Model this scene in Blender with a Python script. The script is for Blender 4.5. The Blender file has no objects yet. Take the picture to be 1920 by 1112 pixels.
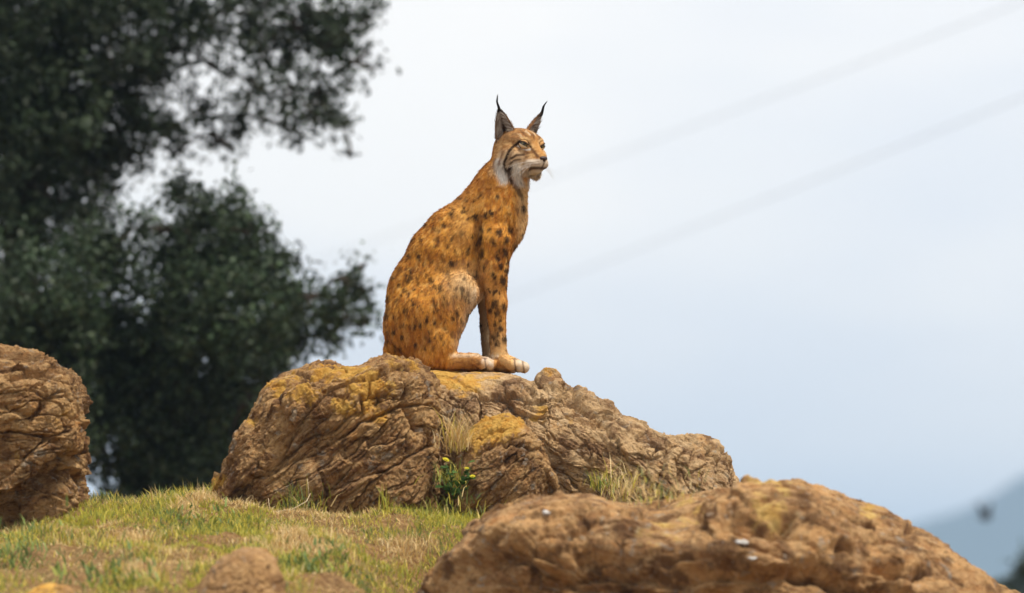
import bpy, math, random
import numpy as np
from mathutils import Vector, Matrix

random.seed(7)
RNG = np.random.default_rng(11)
scene = bpy.context.scene
COL = scene.collection

# ------------------------------------------------------------------ camera
FPX, W0, H0, HORIZON = 10400.0, 1920.0, 1112.0, 1150.0
PITCH = math.atan((HORIZON - H0 / 2) / FPX)
cam_data = bpy.data.cameras.new('camera')
cam = bpy.data.objects.new('camera', cam_data)
COL.objects.link(cam)
scene.camera = cam
cam_data.sensor_width = 36.0
cam_data.lens = FPX / W0 * 36.0
cam_data.clip_start = 0.5
cam_data.clip_end = 40000.0
cam.location = (0, 0, 0)
cam.rotation_euler = (math.pi / 2 + PITCH, 0, 0)
cam_data.dof.use_dof = True
cam_data.dof.focus_distance = 20.02
cam_data.dof.aperture_fstop = 2.35

# ------------------------------------------------------------------ sky, sun, exposure
SUN_EL, SUN_AZ = math.radians(66), math.radians(112)   # azimuth from +Y towards +X: right, a little behind the camera
world = bpy.data.worlds.new('World')
scene.world = world
world.use_nodes = True
nt = world.node_tree
nt.nodes.clear()
def wn(t, **kw):
    n = nt.nodes.new(t)
    for k, v in kw.items():
        setattr(n, k, v)
    return n
wout = wn('ShaderNodeOutputWorld')
sky = wn('ShaderNodeTexSky', sky_type='NISHITA', sun_disc=False, sun_elevation=SUN_EL, sun_rotation=SUN_AZ)
sky.dust_density = 2.0
bg_sky = wn('ShaderNodeBackground')
bg_sky.inputs[1].default_value = 0.07
nt.links.new(sky.outputs[0], bg_sky.inputs[0])
tc = wn('ShaderNodeTexCoord')
mp = wn('ShaderNodeMapping')
mp.inputs['Scale'].default_value = (1, 1, 3.2)
nt.links.new(tc.outputs['Generated'], mp.inputs[0])
nz = wn('ShaderNodeTexNoise')
nz.inputs['Scale'].default_value = 7.5
nz.inputs['Detail'].default_value = 4
nz.inputs['Roughness'].default_value = 0.45
nt.links.new(mp.outputs[0], nz.inputs['Vector'])
cr = wn('ShaderNodeValToRGB')
cr.color_ramp.elements[0].position = 0.34
cr.color_ramp.elements[0].color = (0.93, 0.945, 0.985, 1)
cr.color_ramp.elements[1].position = 0.62
cr.color_ramp.elements[1].color = (1.13, 1.09, 1.045, 1)
nt.links.new(nz.outputs[0], cr.inputs[0])
bg_cloud = wn('ShaderNodeBackground')
bg_cloud.inputs[1].default_value = 0.685
nt.links.new(cr.outputs[0], bg_cloud.inputs[0])
wmix = wn('ShaderNodeMixShader')
wmix.inputs[0].default_value = 0.86
nt.links.new(bg_sky.outputs[0], wmix.inputs[1])
nt.links.new(bg_cloud.outputs[0], wmix.inputs[2])
nt.links.new(wmix.outputs[0], wout.inputs[0])

sun_data = bpy.data.lights.new('sun', 'SUN')
sun_data.energy = 2.8
sun_data.angle = math.radians(8)
sun_data.color = (1.0, 0.93, 0.83)
sun = bpy.data.objects.new('sun', sun_data)
COL.objects.link(sun)
sdir = Vector((math.sin(SUN_AZ) * math.cos(SUN_EL), math.cos(SUN_AZ) * math.cos(SUN_EL), math.sin(SUN_EL)))
sun.rotation_euler = (-sdir).to_track_quat('-Z', 'Y').to_euler()

vs = scene.view_settings
vs.view_transform = 'Standard'
vs.look = 'None'
vs.exposure = 0.70
vs.gamma = 1.0
vs.use_curve_mapping = False
scene.cycles.use_denoising = True
scene.cycles.max_bounces = 8
scene.cycles.diffuse_bounces = 3
scene.cycles.glossy_bounces = 2
scene.cycles.transmission_bounces = 3
scene.cycles.transparent_max_bounces = 6
scene.cycles.volume_bounces = 0

# ------------------------------------------------------------------ helpers
def P(px, py, Y):
    """pixel of the photograph -> world point at distance Y along +Y"""
    u = (px - W0 / 2) / FPX
    v = (H0 / 2 - py) / FPX
    c, s = math.cos(PITCH), math.sin(PITCH)
    dx, dy, dz = u, c - v * s, s + v * c
    k = Y / dy
    return np.array((dx * k, Y, dz * k))

GRAD = RNG.normal(size=(256, 3))
GRAD /= np.linalg.norm(GRAD, axis=1)[:, None]
def ihash(ix, iy, iz, seed=0):
    h = (ix.astype(np.int64) * 73856093) ^ (iy.astype(np.int64) * 19349663) ^ (iz.astype(np.int64) * 83492791) ^ (seed * 2654435)
    h = (h ^ (h >> 13)) * 1274126177
    h = h ^ (h >> 16)
    return h & 0x7fffffff
def perlin(p, seed=0):
    p = np.asarray(p, float)
    i = np.floor(p).astype(np.int64)
    f = p - i
    u = f * f * f * (f * (f * 6 - 15) + 10)
    r = 0
    for a in (0, 1):
        wx = u[:, 0] if a else 1 - u[:, 0]
        for b in (0, 1):
            wy = u[:, 1] if b else 1 - u[:, 1]
            for c in (0, 1):
                wz = u[:, 2] if c else 1 - u[:, 2]
                g = GRAD[ihash(i[:, 0] + a, i[:, 1] + b, i[:, 2] + c, seed) & 255]
                r = r + wx * wy * wz * (g[:, 0] * (f[:, 0] - a) + g[:, 1] * (f[:, 1] - b) + g[:, 2] * (f[:, 2] - c))
    return r * 1.5
def fbm(p, oct=4, seed=0, gain=0.5):
    r, a = 0, 1.0
    for o in range(oct):
        r = r + a * perlin(np.asarray(p) * (2.03 ** o) + 17.3 * o, seed + o)
        a *= gain
    return r
def worley(p, seed=0):
    """F1, F2 and the id-hash of the nearest cell, plus the vector to it"""
    p = np.asarray(p, float)
    i = np.floor(p).astype(np.int64)
    n = len(p)
    f1 = np.full(n, 9.0); f2 = np.full(n, 9.0); hid = np.zeros(n, np.int64); vec = np.zeros((n, 3))
    for a in (-1, 0, 1):
        for b in (-1, 0, 1):
            for c in (-1, 0, 1):
                ci = i + np.array((a, b, c))
                h = ihash(ci[:, 0], ci[:, 1], ci[:, 2], seed)
                o = np.stack([(h & 1023) / 1023.0, ((h >> 10) & 1023) / 1023.0, ((h >> 20) & 1023) / 1023.0], 1)
                d = p - (ci + o)
                dd = np.sqrt((d * d).sum(1))
                m = dd < f1
                f2 = np.where(m, f1, np.minimum(f2, dd))
                f1 = np.where(m, dd, f1)
                hid = np.where(m, h, hid)
                vec = np.where(m[:, None], d, vec)
    return f1, f2, hid, vec
def sstep(a, b, x):
    t = np.clip((x - a) / (b - a), 0, 1)
    return t * t * (3 - 2 * t)
def mixc(a, b, t):
    t = np.asarray(t)[..., None]
    return np.asarray(a) * (1 - t) + np.asarray(b) * t
def polydist(px, pz, pts):
    """distance of 2-D points to a polyline and the parameter along it"""
    best = np.full(len(px), 1e9); par = np.zeros(len(px))
    n = len(pts) - 1
    for k in range(n):
        ax, az = pts[k][:2]; bx, bz = pts[k + 1][:2]
        vx, vz = bx - ax, bz - az
        L = vx * vx + vz * vz + 1e-9
        t = np.clip(((px - ax) * vx + (pz - az) * vz) / L, 0, 1)
        d = np.hypot(px - ax - t * vx, pz - az - t * vz)
        m = d < best
        best = np.where(m, d, best); par = np.where(m, (k + t) / n, par)
    return best, par

def mesh_obj(name, verts, faces, mat, parent=None, smooth=True, colors=None, attrs=None, normals=None, mats=None):
    """faces: list/array of equal-length index rows, or a list of such arrays"""
    me = bpy.data.meshes.new(name)
    verts = np.asarray(verts, np.float32)
    groups = faces if isinstance(faces, list) and len(faces) and isinstance(faces[0], np.ndarray) and faces[0].ndim == 2 else [np.asarray(faces, np.int32)]
    loops = np.concatenate([g.astype(np.int32).ravel() for g in groups])
    sizes = np.concatenate([np.full(len(g), g.shape[1], np.int32) for g in groups])
    starts = np.concatenate([[0], np.cumsum(sizes)[:-1]]).astype(np.int32)
    me.vertices.add(len(verts)); me.vertices.foreach_set('co', verts.ravel())
    me.loops.add(len(loops)); me.loops.foreach_set('vertex_index', loops)
    me.polygons.add(len(sizes)); me.polygons.foreach_set('loop_start', starts)
    me.update(calc_edges=True)
    me.validate()
    if smooth:
        me.polygons.foreach_set('use_smooth', np.ones(len(me.polygons), bool))
    if colors is not None:
        ca = me.color_attributes.new('tint', 'FLOAT_COLOR', 'POINT')
        c4 = np.ones((len(verts), 4), np.float32); c4[:, :3] = colors
        ca.data.foreach_set('color', c4.ravel())
    for k, v in (attrs or {}).items():
        at = me.attributes.new(k, 'FLOAT', 'POINT')
        at.data.foreach_set('value', np.asarray(v, np.float32))
    if normals is not None:
        me.normals_split_custom_set_from_vertices([tuple(n) for n in normals.tolist()])
    me.materials.append(mat)
    o = bpy.data.objects.new(name, me)
    COL.objects.link(o)
    if parent is not None:
        o.parent = parent
    return o
def empty(name, loc=(0, 0, 0)):
    o = bpy.data.objects.new(name, None)
    o.empty_display_size = 0.1
    COL.objects.link(o)
    o.location = loc
    return o
def tag(o, label, cat, group=None, kind=None):
    o['label'] = label; o['category'] = cat
    if group: o['group'] = group
    if kind: o['kind'] = kind
    return o
def rel(verts, root):
    return np.asarray(verts) - np.array(root.location)[None, :]

def vnormals(v, quads):
    a, b, c, d = (v[quads[:, k]] for k in range(4))
    fn = np.cross(c - a, d - b)
    n = np.zeros_like(v)
    for k in range(4):
        for ax in range(3):
            n[:, ax] += np.bincount(quads[:, k], fn[:, ax], len(v))
    return n / (np.linalg.norm(n, axis=1)[:, None] + 1e-12)

def tube(pts, rad, sides=8, cap=True):
    """tapered tube along a polyline -> verts, quads"""
    pts = np.asarray(pts, float); n = len(pts)
    rad = np.broadcast_to(np.asarray(rad, float), (n,))
    t = np.gradient(pts, axis=0); t /= np.linalg.norm(t, axis=1)[:, None] + 1e-12
    ref = np.array((0.13, 0.07, 1.0)) if abs(t[:, 2]).mean() < 0.8 else np.array((1.0, 0.1, 0.05))
    s = np.cross(t, ref); s /= np.linalg.norm(s, axis=1)[:, None] + 1e-12
    q = np.cross(s, t)
    a = np.linspace(0, 2 * np.pi, sides, endpoint=False)
    v = pts[:, None, :] + rad[:, None, None] * (np.cos(a)[None, :, None] * s[:, None, :] + np.sin(a)[None, :, None] * q[:, None, :])
    v = v.reshape(-1, 3)
    i = np.arange(n - 1)[:, None] * sides; j = np.arange(sides)[None, :]; j2 = (j + 1) % sides
    f = np.stack([i + j, i + j2, i + sides + j2, i + sides + j], -1).reshape(-1, 4)
    if cap:
        v = np.vstack([v, pts[:1], pts[-1:]])
        c0, c1 = len(v) - 2, len(v) - 1
        jj = np.arange(sides)
        k0 = np.stack([np.full(sides, c0), (jj + 1) % sides, jj, jj], 1)
        k1 = np.stack([np.full(sides, c1), (n - 1) * sides + jj, (n - 1) * sides + (jj + 1) % sides, (n - 1) * sides + (jj + 1) % sides], 1)
        return v, [f, k0[:, :3], k1[:, :3]]
    return v, [f]
def join(parts):
    vs_, fs = [], {}
    off = 0
    for v, f in parts:
        vs_.append(v)
        for g in f:
            fs.setdefault(g.shape[1], []).append(g + off)
        off += len(v)
    return np.vstack(vs_), [np.vstack(x) for x in fs.values()]

# ------------------------------------------------------------------ materials
def material(name):
    m = bpy.data.materials.new(name)
    m.use_nodes = True
    m.node_tree.nodes.clear()
    return m, m.node_tree
class NB:
    def __init__(s, name):
        s.m, s.t = material(name)
        s.out = s.n('ShaderNodeOutputMaterial')
    def n(s, typ, ins=None, **kw):
        n = s.t.nodes.new(typ)
        for k, v in kw.items():
            setattr(n, k, v)
        for k, v in (ins or {}).items():
            if hasattr(v, 'is_output'):
                s.t.links.new(v, n.inputs[k])
            else:
                n.inputs[k].default_value = v
        return n
    def mix(s, fac, a, b, mode='MIX'):
        n = s.t.nodes.new('ShaderNodeMix'); n.data_type = 'RGBA'; n.blend_type = mode; n.clamp_factor = True
        for idx, v in ((0, fac), (6, a), (7, b)):
            if hasattr(v, 'is_output'):
                s.t.links.new(v, n.inputs[idx])
            else:
                n.inputs[idx].default_value = v if idx == 0 else (tuple(v) + (1,))[:4]
        return n.outputs[2]
    def ramp(s, fac, stops):
        n = s.t.nodes.new('ShaderNodeValToRGB')
        e = n.color_ramp.elements
        while len(e) < len(stops):
            e.new(0.5)
        for x, (pos, col) in zip(e, stops):
            x.position = pos
            x.color = (tuple(col) + (1,))[:4] if not np.isscalar(col) else (col, col, col, 1)
        s.t.links.new(fac, n.inputs[0])
        return n.outputs[0]
    def done(s, shader):
        s.t.links.new(shader, s.out.inputs[0])
        return s.m

def rock_material(name, rot, tones, lich_col, bump=0.6, stretch=(1, 1, 4.0)):
    b = NB(name)
    tcn = b.n('ShaderNodeTexCoord')
    mpn = b.n('ShaderNodeMapping', {0: tcn.outputs['Object']})
    mpn.inputs['Rotation'].default_value = rot
    mps = b.n('ShaderNodeMapping', {0: mpn.outputs[0]})
    mps.inputs['Scale'].default_value = stretch
    n1 = b.n('ShaderNodeTexNoise', {0: tcn.outputs['Object'], 'Scale': 5.0, 'Detail': 6.0, 'Roughness': 0.6})
    n2 = b.n('ShaderNodeTexNoise', {0: mps.outputs[0], 'Scale': 16.0, 'Detail': 6.0, 'Roughness': 0.65, 'Distortion': 0.6})
    n3 = b.n('ShaderNodeTexNoise', {0: tcn.outputs['Object'], 'Scale': 70.0, 'Detail': 5.0, 'Roughness': 0.7})
    col = b.ramp(n1.outputs[0], [(0.30, tones[0]), (0.45, tones[1]), (0.56, tones[2]), (0.70, tones[3])])
    col = b.mix(b.ramp(n2.outputs[0], [(0.40, 0.0), (0.72, 0.75)]), col, tones[4])
    col = b.mix(b.ramp(n3.outputs[0], [(0.54, 0.0), (0.68, 0.75)]), col, tones[5])
    n5 = b.n('ShaderNodeTexNoise', {0: mps.outputs[0], 'Scale': 45.0, 'Detail': 5.0, 'Roughness': 0.7, 'Distortion': 0.8})
    col = b.mix(b.ramp(n5.outputs[0], [(0.54, 0.0), (0.68, 0.7)]), col, tones[4])
    n6 = b.n('ShaderNodeTexNoise', {0: tcn.outputs['Object'], 'Scale': 11.0, 'Detail': 5.0, 'Roughness': 0.6})
    col = b.mix(b.ramp(n6.outputs[0], [(0.50, 0.0), (0.62, 0.85)]), col, tones[0])
    n4 = b.n('ShaderNodeTexNoise', {0: tcn.outputs['Object'], 'Scale': 23.0, 'Detail': 4.0, 'Roughness': 0.6})
    col = b.mix(b.ramp(n4.outputs[0], [(0.60, 0.0), (0.66, 0.55)]), col, (0.30, 0.27, 0.22))
    at = b.n('ShaderNodeAttribute', attribute_name='lichen')
    lf = b.n('ShaderNodeMath', {0: at.outputs['Fac'], 1: n3.outputs[0]}, operation='ADD')
    lf = b.n('ShaderNodeMath', {0: lf.outputs[0], 1: n4.outputs[0]}, operation='ADD')
    lm = b.ramp(lf.outputs[0], [(0.0, 0.0), (1.0, 1.0)])
    mr = b.n('ShaderNodeMapRange', {0: lf.outputs[0], 1: 1.33, 2: 1.66, 3: 0.0, 4: 0.95})
    lc = b.mix(b.ramp(n4.outputs[0], [(0.35, 0.0), (0.65, 1.0)]), lich_col[0], lich_col[1])
    col = b.mix(mr.outputs[0], col, lc)
    b1 = b.n('ShaderNodeBump', {'Height': n2.outputs[0], 'Strength': bump, 'Distance': 0.02})
    b3 = b.n('ShaderNodeBump', {'Height': n5.outputs[0], 'Strength': bump, 'Distance': 0.015, 'Normal': b1.outputs[0]})
    b2 = b.n('ShaderNodeBump', {'Height': n3.outputs[0], 'Strength': min(1.0, bump * 1.2), 'Distance': 0.012, 'Normal': b3.outputs[0]})
    pr = b.n('ShaderNodeBsdfPrincipled', {'Base Color': col, 'Roughness': 0.9, 'Normal': b2.outputs[0]})
    pr.inputs['Specular IOR Level'].default_value = 0.25
    return b.done(pr.outputs[0])

BROWN = [(0.115, 0.05, 0.017), (0.29, 0.14, 0.047), (0.44, 0.25, 0.095), (0.40, 0.17, 0.04), (0.58, 0.39, 0.19), (0.045, 0.021, 0.010)]
SLOPE = [(0.19, 0.10, 0.045), (0.37, 0.215, 0.095), (0.52, 0.34, 0.165), (0.46, 0.235, 0.08), (0.62, 0.45, 0.26), (0.055, 0.028, 0.014)]
TAN = [(0.10, 0.045, 0.016), (0.26, 0.122, 0.042), (0.43, 0.235, 0.088), (0.35, 0.138, 0.036), (0.54, 0.36, 0.175), (0.05, 0.024, 0.012)]
OCHRE = [(0.50, 0.235, 0.028), (0.60, 0.36, 0.08)]
M_rockA = rock_material('rock_brown_diagonal', (0, math.radians(42), 0), BROWN, OCHRE, 0.7)
M_rockB = rock_material('rock_brown_slope', (0, math.radians(-32), 0.3), SLOPE, OCHRE, 0.7, (1, 1, 2.5))
M_rockD = rock_material('rock_tan_front', (0, math.radians(-8), 0), TAN, [(0.45, 0.26, 0.06), (0.52, 0.36, 0.12)], 0.55, (1, 1, 3.0))
M_rockE = rock_material('rock_brown_layered', (0, math.radians(6), 0), BROWN, OCHRE, 0.7)
M_rockF = rock_material('rock_red_brown', (0, 0, 0), [(0.17, 0.085, 0.032), (0.29, 0.155, 0.058), (0.37, 0.215, 0.085), (0.33, 0.175, 0.06), (0.42, 0.27, 0.125), (0.11, 0.058, 0.026)], OCHRE, 0.5, (1, 1, 1))

def tint_material(name, rough=0.8, spec=0.2, transl=0.25, jitter=0.0, sheen=0.0):
    b = NB(name)
    at = b.n('ShaderNodeAttribute', attribute_name='tint')
    col = at.outputs['Color']
    pr = b.n('ShaderNodeBsdfPrincipled', {'Base Color': col, 'Roughness': rough})
    pr.inputs['Specular IOR Level'].default_value = spec
    if sheen:
        pr.inputs['Sheen Weight'].default_value = sheen
    if transl:
        tr = b.n('ShaderNodeBsdfTranslucent', {0: col})
        mx = b.n('ShaderNodeMixShader', {0: transl, 1: pr.outputs[0], 2: tr.outputs[0]})
        return b.done(mx.outputs[0])
    return b.done(pr.outputs[0])
M_fur = tint_material('fur_strands', 0.75, 0.15, 0.25)
M_skin = tint_material('fur_undercoat', 0.95, 0.05, 0.0)
M_grass = tint_material('grass_blades', 0.6, 0.25, 0.35)
M_leaf = tint_material('oak_leaves', 0.55, 0.2, 0.15)
M_petal = tint_material('flower_petals', 0.6, 0.2, 0.3)

def plain(name, col, rough=0.7, spec=0.3, noise=0.25, scale=30.0, bump=0.2):
    b = NB(name)
    tcn = b.n('ShaderNodeTexCoord')
    n1 = b.n('ShaderNodeTexNoise', {0: tcn.outputs['Object'], 'Scale': scale, 'Detail': 5.0})
    c = b.mix(n1.outputs[0], tuple(x * (1 - noise) for x in col), tuple(min(1, x * (1 + noise)) for x in col))
    bp = b.n('ShaderNodeBump', {'Height': n1.outputs[0], 'Strength': bump, 'Distance': 0.01})
    pr = b.n('ShaderNodeBsdfPrincipled', {'Base Color': c, 'Roughness': rough, 'Normal': bp.outputs[0]})
    pr.inputs['Specular IOR Level'].default_value = spec
    return b.done(pr.outputs[0])
M_bark = plain('oak_bark', (0.05, 0.04, 0.03), 0.95, 0.1, 0.4, 14, 0.8)
M_wire = plain('cable_rubber', (0.03, 0.03, 0.032), 0.6)
M_pole = plain('pole_wood', (0.12, 0.09, 0.065), 0.9, 0.1, 0.3, 8)
M_ceramic = plain('insulator_ceramic', (0.25, 0.14, 0.09), 0.25, 0.5, 0.1)
M_nose = plain('nose_skin', (0.035, 0.018, 0.016), 0.5, 0.4, 0.2, 200)
M_pebble = plain('pale_stone', (0.50, 0.48, 0.45), 0.85, 0.2, 0.2, 60)
M_bird = plain('bird_feathers', (0.02, 0.02, 0.022), 0.7, 0.2, 0.3, 40)

# ------------------------------------------------------------------ ground
CREST_PX = [(-700, 1010), (-150, 990), (0, 980), (150, 950), (300, 936), (400, 942), (600, 962), (880, 968), (1400, 1000), (1700, 1060), (1950, 1130), (2600, 1200)]
CX = np.array([P(x, y, 19.5)[0] for x, y in CREST_PX]); CZ = np.array([P(x, y, 19.5)[2] for x, y in CREST_PX])
YF, YC = 17.1, 19.5
ZF0 = P(960, 1116, YF)[2]
def ground_z(x, y, detail=True):
    x = np.asarray(x, float); y = np.asarray(y, float)
    zc = np.interp(x, CX, CZ)
    t = (y - YF) / (YC - YF)
    ZF = ZF0 - 0.10 * sstep(-0.45, 0.1, x)
    front = ZF + (zc - ZF) * (np.clip(t, 0, 1) * 0.8 + 0.2 * sstep(0, 1, t))
    near = ZF - 0.155 * np.clip(YF - y, 0, 11)
    b = np.clip(y - 20.9, 0, None)
    back = zc - 0.16 * b * b / (b + 2.5)
    back = np.where(b > 40, zc - 0.16 * 40 * 40 / 42.5 - 0.09 * np.clip(b - 40, 0, 350), back)
    z = np.where(y < YF, near, np.where(y < YC, front, back))
    z = z - 0.24 * sstep(-0.62, -0.22, x) * (1 - sstep(18.3, 19.0, y)) * sstep(8, 12, y)
    side = np.clip(np.abs(x) - 3.5, 0, None)
    z = z - np.where(y < 60, 0.12 * np.minimum(side, 12), 0)
    z = np.maximum(z, -38.0)
    if detail:
        p = np.stack([x, y, np.zeros_like(x)], -1).reshape(-1, 3)
        n = fbm(p * 1.7, 3, 5) * 0.03 + fbm(p * 6.0, 3, 9) * 0.028 + fbm(p * 26.0, 3, 10) * 0.006
        w = (sstep(0, 4, 8 - np.abs(x)) * sstep(0, 4, 27 - y) * sstep(0, 4, y - 10)).reshape(-1)
        z = z + (n * w).reshape(x.shape)
    return z
def axis(dense0, dense1, step, far0, far1, ratio=1.35):
    a = list(np.arange(dense0, dense1 + 1e-6, step))
    s = step; v = dense1
    while v < far1:
        s *= ratio; v += s; a.append(min(v, far1))
    s = step; v = dense0
    while v > far0:
        s *= ratio; v -= s; a.insert(0, max(v, far0))
    return np.array(a)
gx = axis(-2.6, 2.6, 0.03, -6000, 6000); gy = axis(16.4, 21.6, 0.03, -250, 6000)
GX, GY = np.meshgrid(gx, gy)
GZ = ground_z(GX, GY)
gv = np.stack([GX, GY, GZ], -1).reshape(-1, 3)
ny, nx = GX.shape
ii = (np.arange(ny - 1)[:, None] * nx + np.arange(nx - 1)[None, :]).ravel()
gf = np.stack([ii, ii + 1, ii + nx + 1, ii + nx], 1)
b = NB('turf_soil')
tcn = b.n('ShaderNodeTexCoord')
n1 = b.n('ShaderNodeTexNoise', {0: tcn.outputs['Object'], 'Scale': 4.0, 'Detail': 6.0, 'Roughness': 0.6})
n2 = b.n('ShaderNodeTexNoise', {0: tcn.outputs['Object'], 'Scale': 45.0, 'Detail': 5.0, 'Roughness': 0.7})
c = b.ramp(n1.outputs[0], [(0.32, (0.10, 0.05, 0.022)), (0.46, (0.19, 0.105, 0.042)), (0.58, (0.16, 0.10, 0.04)), (0.70, (0.12, 0.085, 0.03))])
c = b.mix(b.ramp(n2.outputs[0], [(0.46, 0.0), (0.66, 0.8)]), c, (0.36, 0.23, 0.10))
bp = b.n('ShaderNodeBump', {'Height': n2.outputs[0], 'Strength': 0.8, 'Distance': 0.02})
pr = b.n('ShaderNodeBsdfPrincipled', {'Base Color': c, 'Roughness': 0.95, 'Normal': bp.outputs[0]})
pr.inputs['Specular IOR Level'].default_value = 0.1
M_ground = b.done(pr.outputs[0])
ground = mesh_obj('ground', gv, gf, M_ground)
tag(ground, 'grassy earth mound with dry soil patches sloping up to the boulders', 'ground', kind='structure')

# far wooded hill, seen through haze
hx = np.linspace(-900, 1100, 130); hy = np.linspace(2300, 3300, 60)
HX, HY = np.meshgrid(hx, hy)
hp = np.stack([HX, HY, 0 * HX], -1).reshape(-1, 3)
prof_px = [(-3000, 1140), (900, 1110), (1500, 1040), (1700, 992), (1760, 972), (1810, 956), (1870, 925), (1893, 905), (1925, 891), (2100, 872), (2500, 876), (3400, 960), (5000, 1120)]
pxx = np.array([P(x, y, 2700)[0] for x, y in prof_px]); pzz = np.array([P(x, y, 2700)[2] for x, y in prof_px])
base = np.interp(HX, pxx, pzz)
tt = np.clip((HY - 2300) / 400, 0, 1); tb = np.clip((3300 - HY) / 600, 0, 1)
HZ = -45 + (base + 45) * np.minimum(sstep(0, 1, tt), sstep(0, 1, tb)) + (fbm(hp / 60.0, 4, 31) * 3.0).reshape(HX.shape)
hv = np.stack([HX, HY, HZ], -1).reshape(-1, 3)
ii = (np.arange(59)[:, None] * 130 + np.arange(129)[None, :]).ravel()
hf = np.stack([ii, ii + 1, ii + 131, ii + 130], 1)
M_hill = plain('hill_woodland', (0.035, 0.06, 0.06), 0.95, 0.05, 0.5, 0.02)
hill = mesh_obj('hill', hv, hf, M_hill)
tag(hill, 'distant wooded hill fading blue in the haze', 'hill', kind='structure')

# ------------------------------------------------------------------ boulders
def chaikin(p, it=1):
    p = np.asarray(p, float)
    for _ in range(it):
        q = np.roll(p, -1, 0)
        p = np.stack([0.8 * p + 0.2 * q, 0.2 * p + 0.8 * q], 1).reshape(-1, 2)
    return p
def rock(name, label, outline, centre, Y, df, db, mat, pexp=0.75, qexp=0.85, nt_=520, nf=190, ang=40, along=3.5,
         amp=(0.035, 0.022, 0.012, 0.006), lich=(), lich_top=0.0, dents=(), calm=None, seed=1, group=None, crackscale=1.0, steps=()):
    o2 = chaikin(outline, 1)
    seg = np.linalg.norm(np.roll(o2, -1, 0) - o2, axis=1)
    cum = np.concatenate([[0], np.cumsum(seg)])
    s = np.linspace(0, cum[-1], nt_, endpoint=False)
    oc = np.vstack([o2, o2[:1]])
    opx = np.interp(s, cum, oc[:, 0]); opy = np.interp(s, cum, oc[:, 1])
    mpp = Y / FPX
    C = P(centre[0], centre[1], Y)
    dx = (opx - centre[0]) * mpp; dz = (centre[1] - opy) * mpp
    # wind so that outside faces out
    fr = np.linspace(0, 1, nf) ** 0.9
    bk = -(np.linspace(0, 1, nf // 2)[1:] ** 0.9)
    ph = np.concatenate([bk[::-1], fr]) * (math.pi / 2)
    f = np.cos(ph).clip(0) ** pexp; g = np.sign(ph) * np.abs(np.sin(ph)) ** qexp
    f[0] = f[-1] = 0.004
    X = C[0] + f[:, None] * dx[None, :]; Z = C[2] + f[:, None] * dz[None, :]
    dep = np.where(g > 0, df, db) * g
    Yy = C[1] - np.broadcast_to(dep[:, None], X.shape)
    v = np.stack([X, Yy, Z], -1).reshape(-1, 3)
    n = len(ph)
    i = np.arange(n - 1)[:, None] * nt_; j = np.arange(nt_)[None, :]; j2 = (j + 1) % nt_
    q = np.stack([i + j, i + j2, i + nt_ + j2, i + nt_ + j], -1).reshape(-1, 4)
    area = 0.5 * np.sum(dx * np.roll(dz, -1) - dz * np.roll(dx, -1))
    N = vnormals(v, q)
    cen = v.mean(0)
    if np.sum(N * (v - cen)) < 0:
        q = q[:, ::-1]; N = -N
    # displacement
    a = math.radians(ang)
    ca, sa = math.cos(a), math.sin(a)
    q3 = v.copy()
    q3[:, 0] = v[:, 0] * ca + v[:, 2] * sa
    q3[:, 2] = -v[:, 0] * sa + v[:, 2] * ca
    warp = np.stack([perlin(v * 6, seed + k) * 0.018 + perlin(v * 19, seed + k + 3) * 0.008 + perlin(v * 48, seed + k + 6) * 0.004 for k in (40, 41, 42)], 1)
    qa = (q3 + warp) * np.array([1.0 / along, 0.7, 1.0])
    edge = np.abs(np.repeat(ph, nt_)) / (math.pi / 2)
    wl = 0.2 + 0.8 * sstep(0.0, 0.35, edge)
    d = fbm(v * 3.2, 3, seed) * amp[0] * wl
    region = sstep(-0.25, 0.35, perlin(v * 4.0, seed + 9))
    rough = 0.30 + 0.70 * sstep(-0.2, 0.3, perlin(v * 5.0 + 3.3, seed + 15))
    for sc, am, ck, wd_, sd in ((4.4 * crackscale, amp[1] * 1.7, amp[1] * 1.0, 0.04, 3), (12.0 * crackscale, amp[2] * 1.7 * rough, amp[2] * 1.1, 0.07, 4), (28.0 * crackscale, amp[3] * 1.7 * rough, amp[3] * 1.1 * rough, 0.10, 5)):
        f1, f2, hid, vec = worley(qa * sc + sd * 3.7, seed + sd)
        tilt = np.stack([((hid >> k) & 255) / 127.5 - 1 for k in (2, 9, 17)], 1)
        step = ((hid >> 5) & 255) / 127.5 - 1
        d += ((vec * tilt).sum(1) + 0.35 * step) * am * (wl if sd == 3 else 1.0)
        d -= (1 - sstep(0.0, wd_, f2 - f1)) * ck * (0.35 + 0.65 * region)
    qb = (q3 + warp * 0.8) * np.array([0.5 / along, 0.8, 1.0])
    cr0 = np.abs(perlin(qb * 9.0 * crackscale, seed + 6))
    cr1 = np.abs(perlin(qb * 24.0 * crackscale, seed + 7))
    d -= (1 - sstep(0.0, 0.045, cr0)) * amp[2] * 1.3 * region
    d -= (1 - sstep(0.0, 0.08, cr1)) * amp[3] * 1.2 * (1 - 0.6 * region)
    d += (0.3 - np.abs(perlin(v * 55.0, seed + 13))) * amp[3] * 0.8
    d += fbm(v * 75.0, 3, seed + 14, 0.7) * amp[3] * 0.4
    # picture-plane marks that sit on the front face: dents along cracks, lichen
    vpx = 960 + v[:, 0] / v[:, 1] * FPX
    vpy = HORIZON - v[:, 2] / v[:, 1] * FPX
    front = np.repeat(ph, nt_) > -0.15
    if calm is not None:
        x0, x1, y1 = calm
        w = sstep(x0 - 25, x0 + 10, vpx) * sstep(-(x1 + 25), -(x1 - 10), -vpx) * sstep(-(y1 + 25), -y1, -vpy)
        d *= 1 - 0.55 * w
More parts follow.
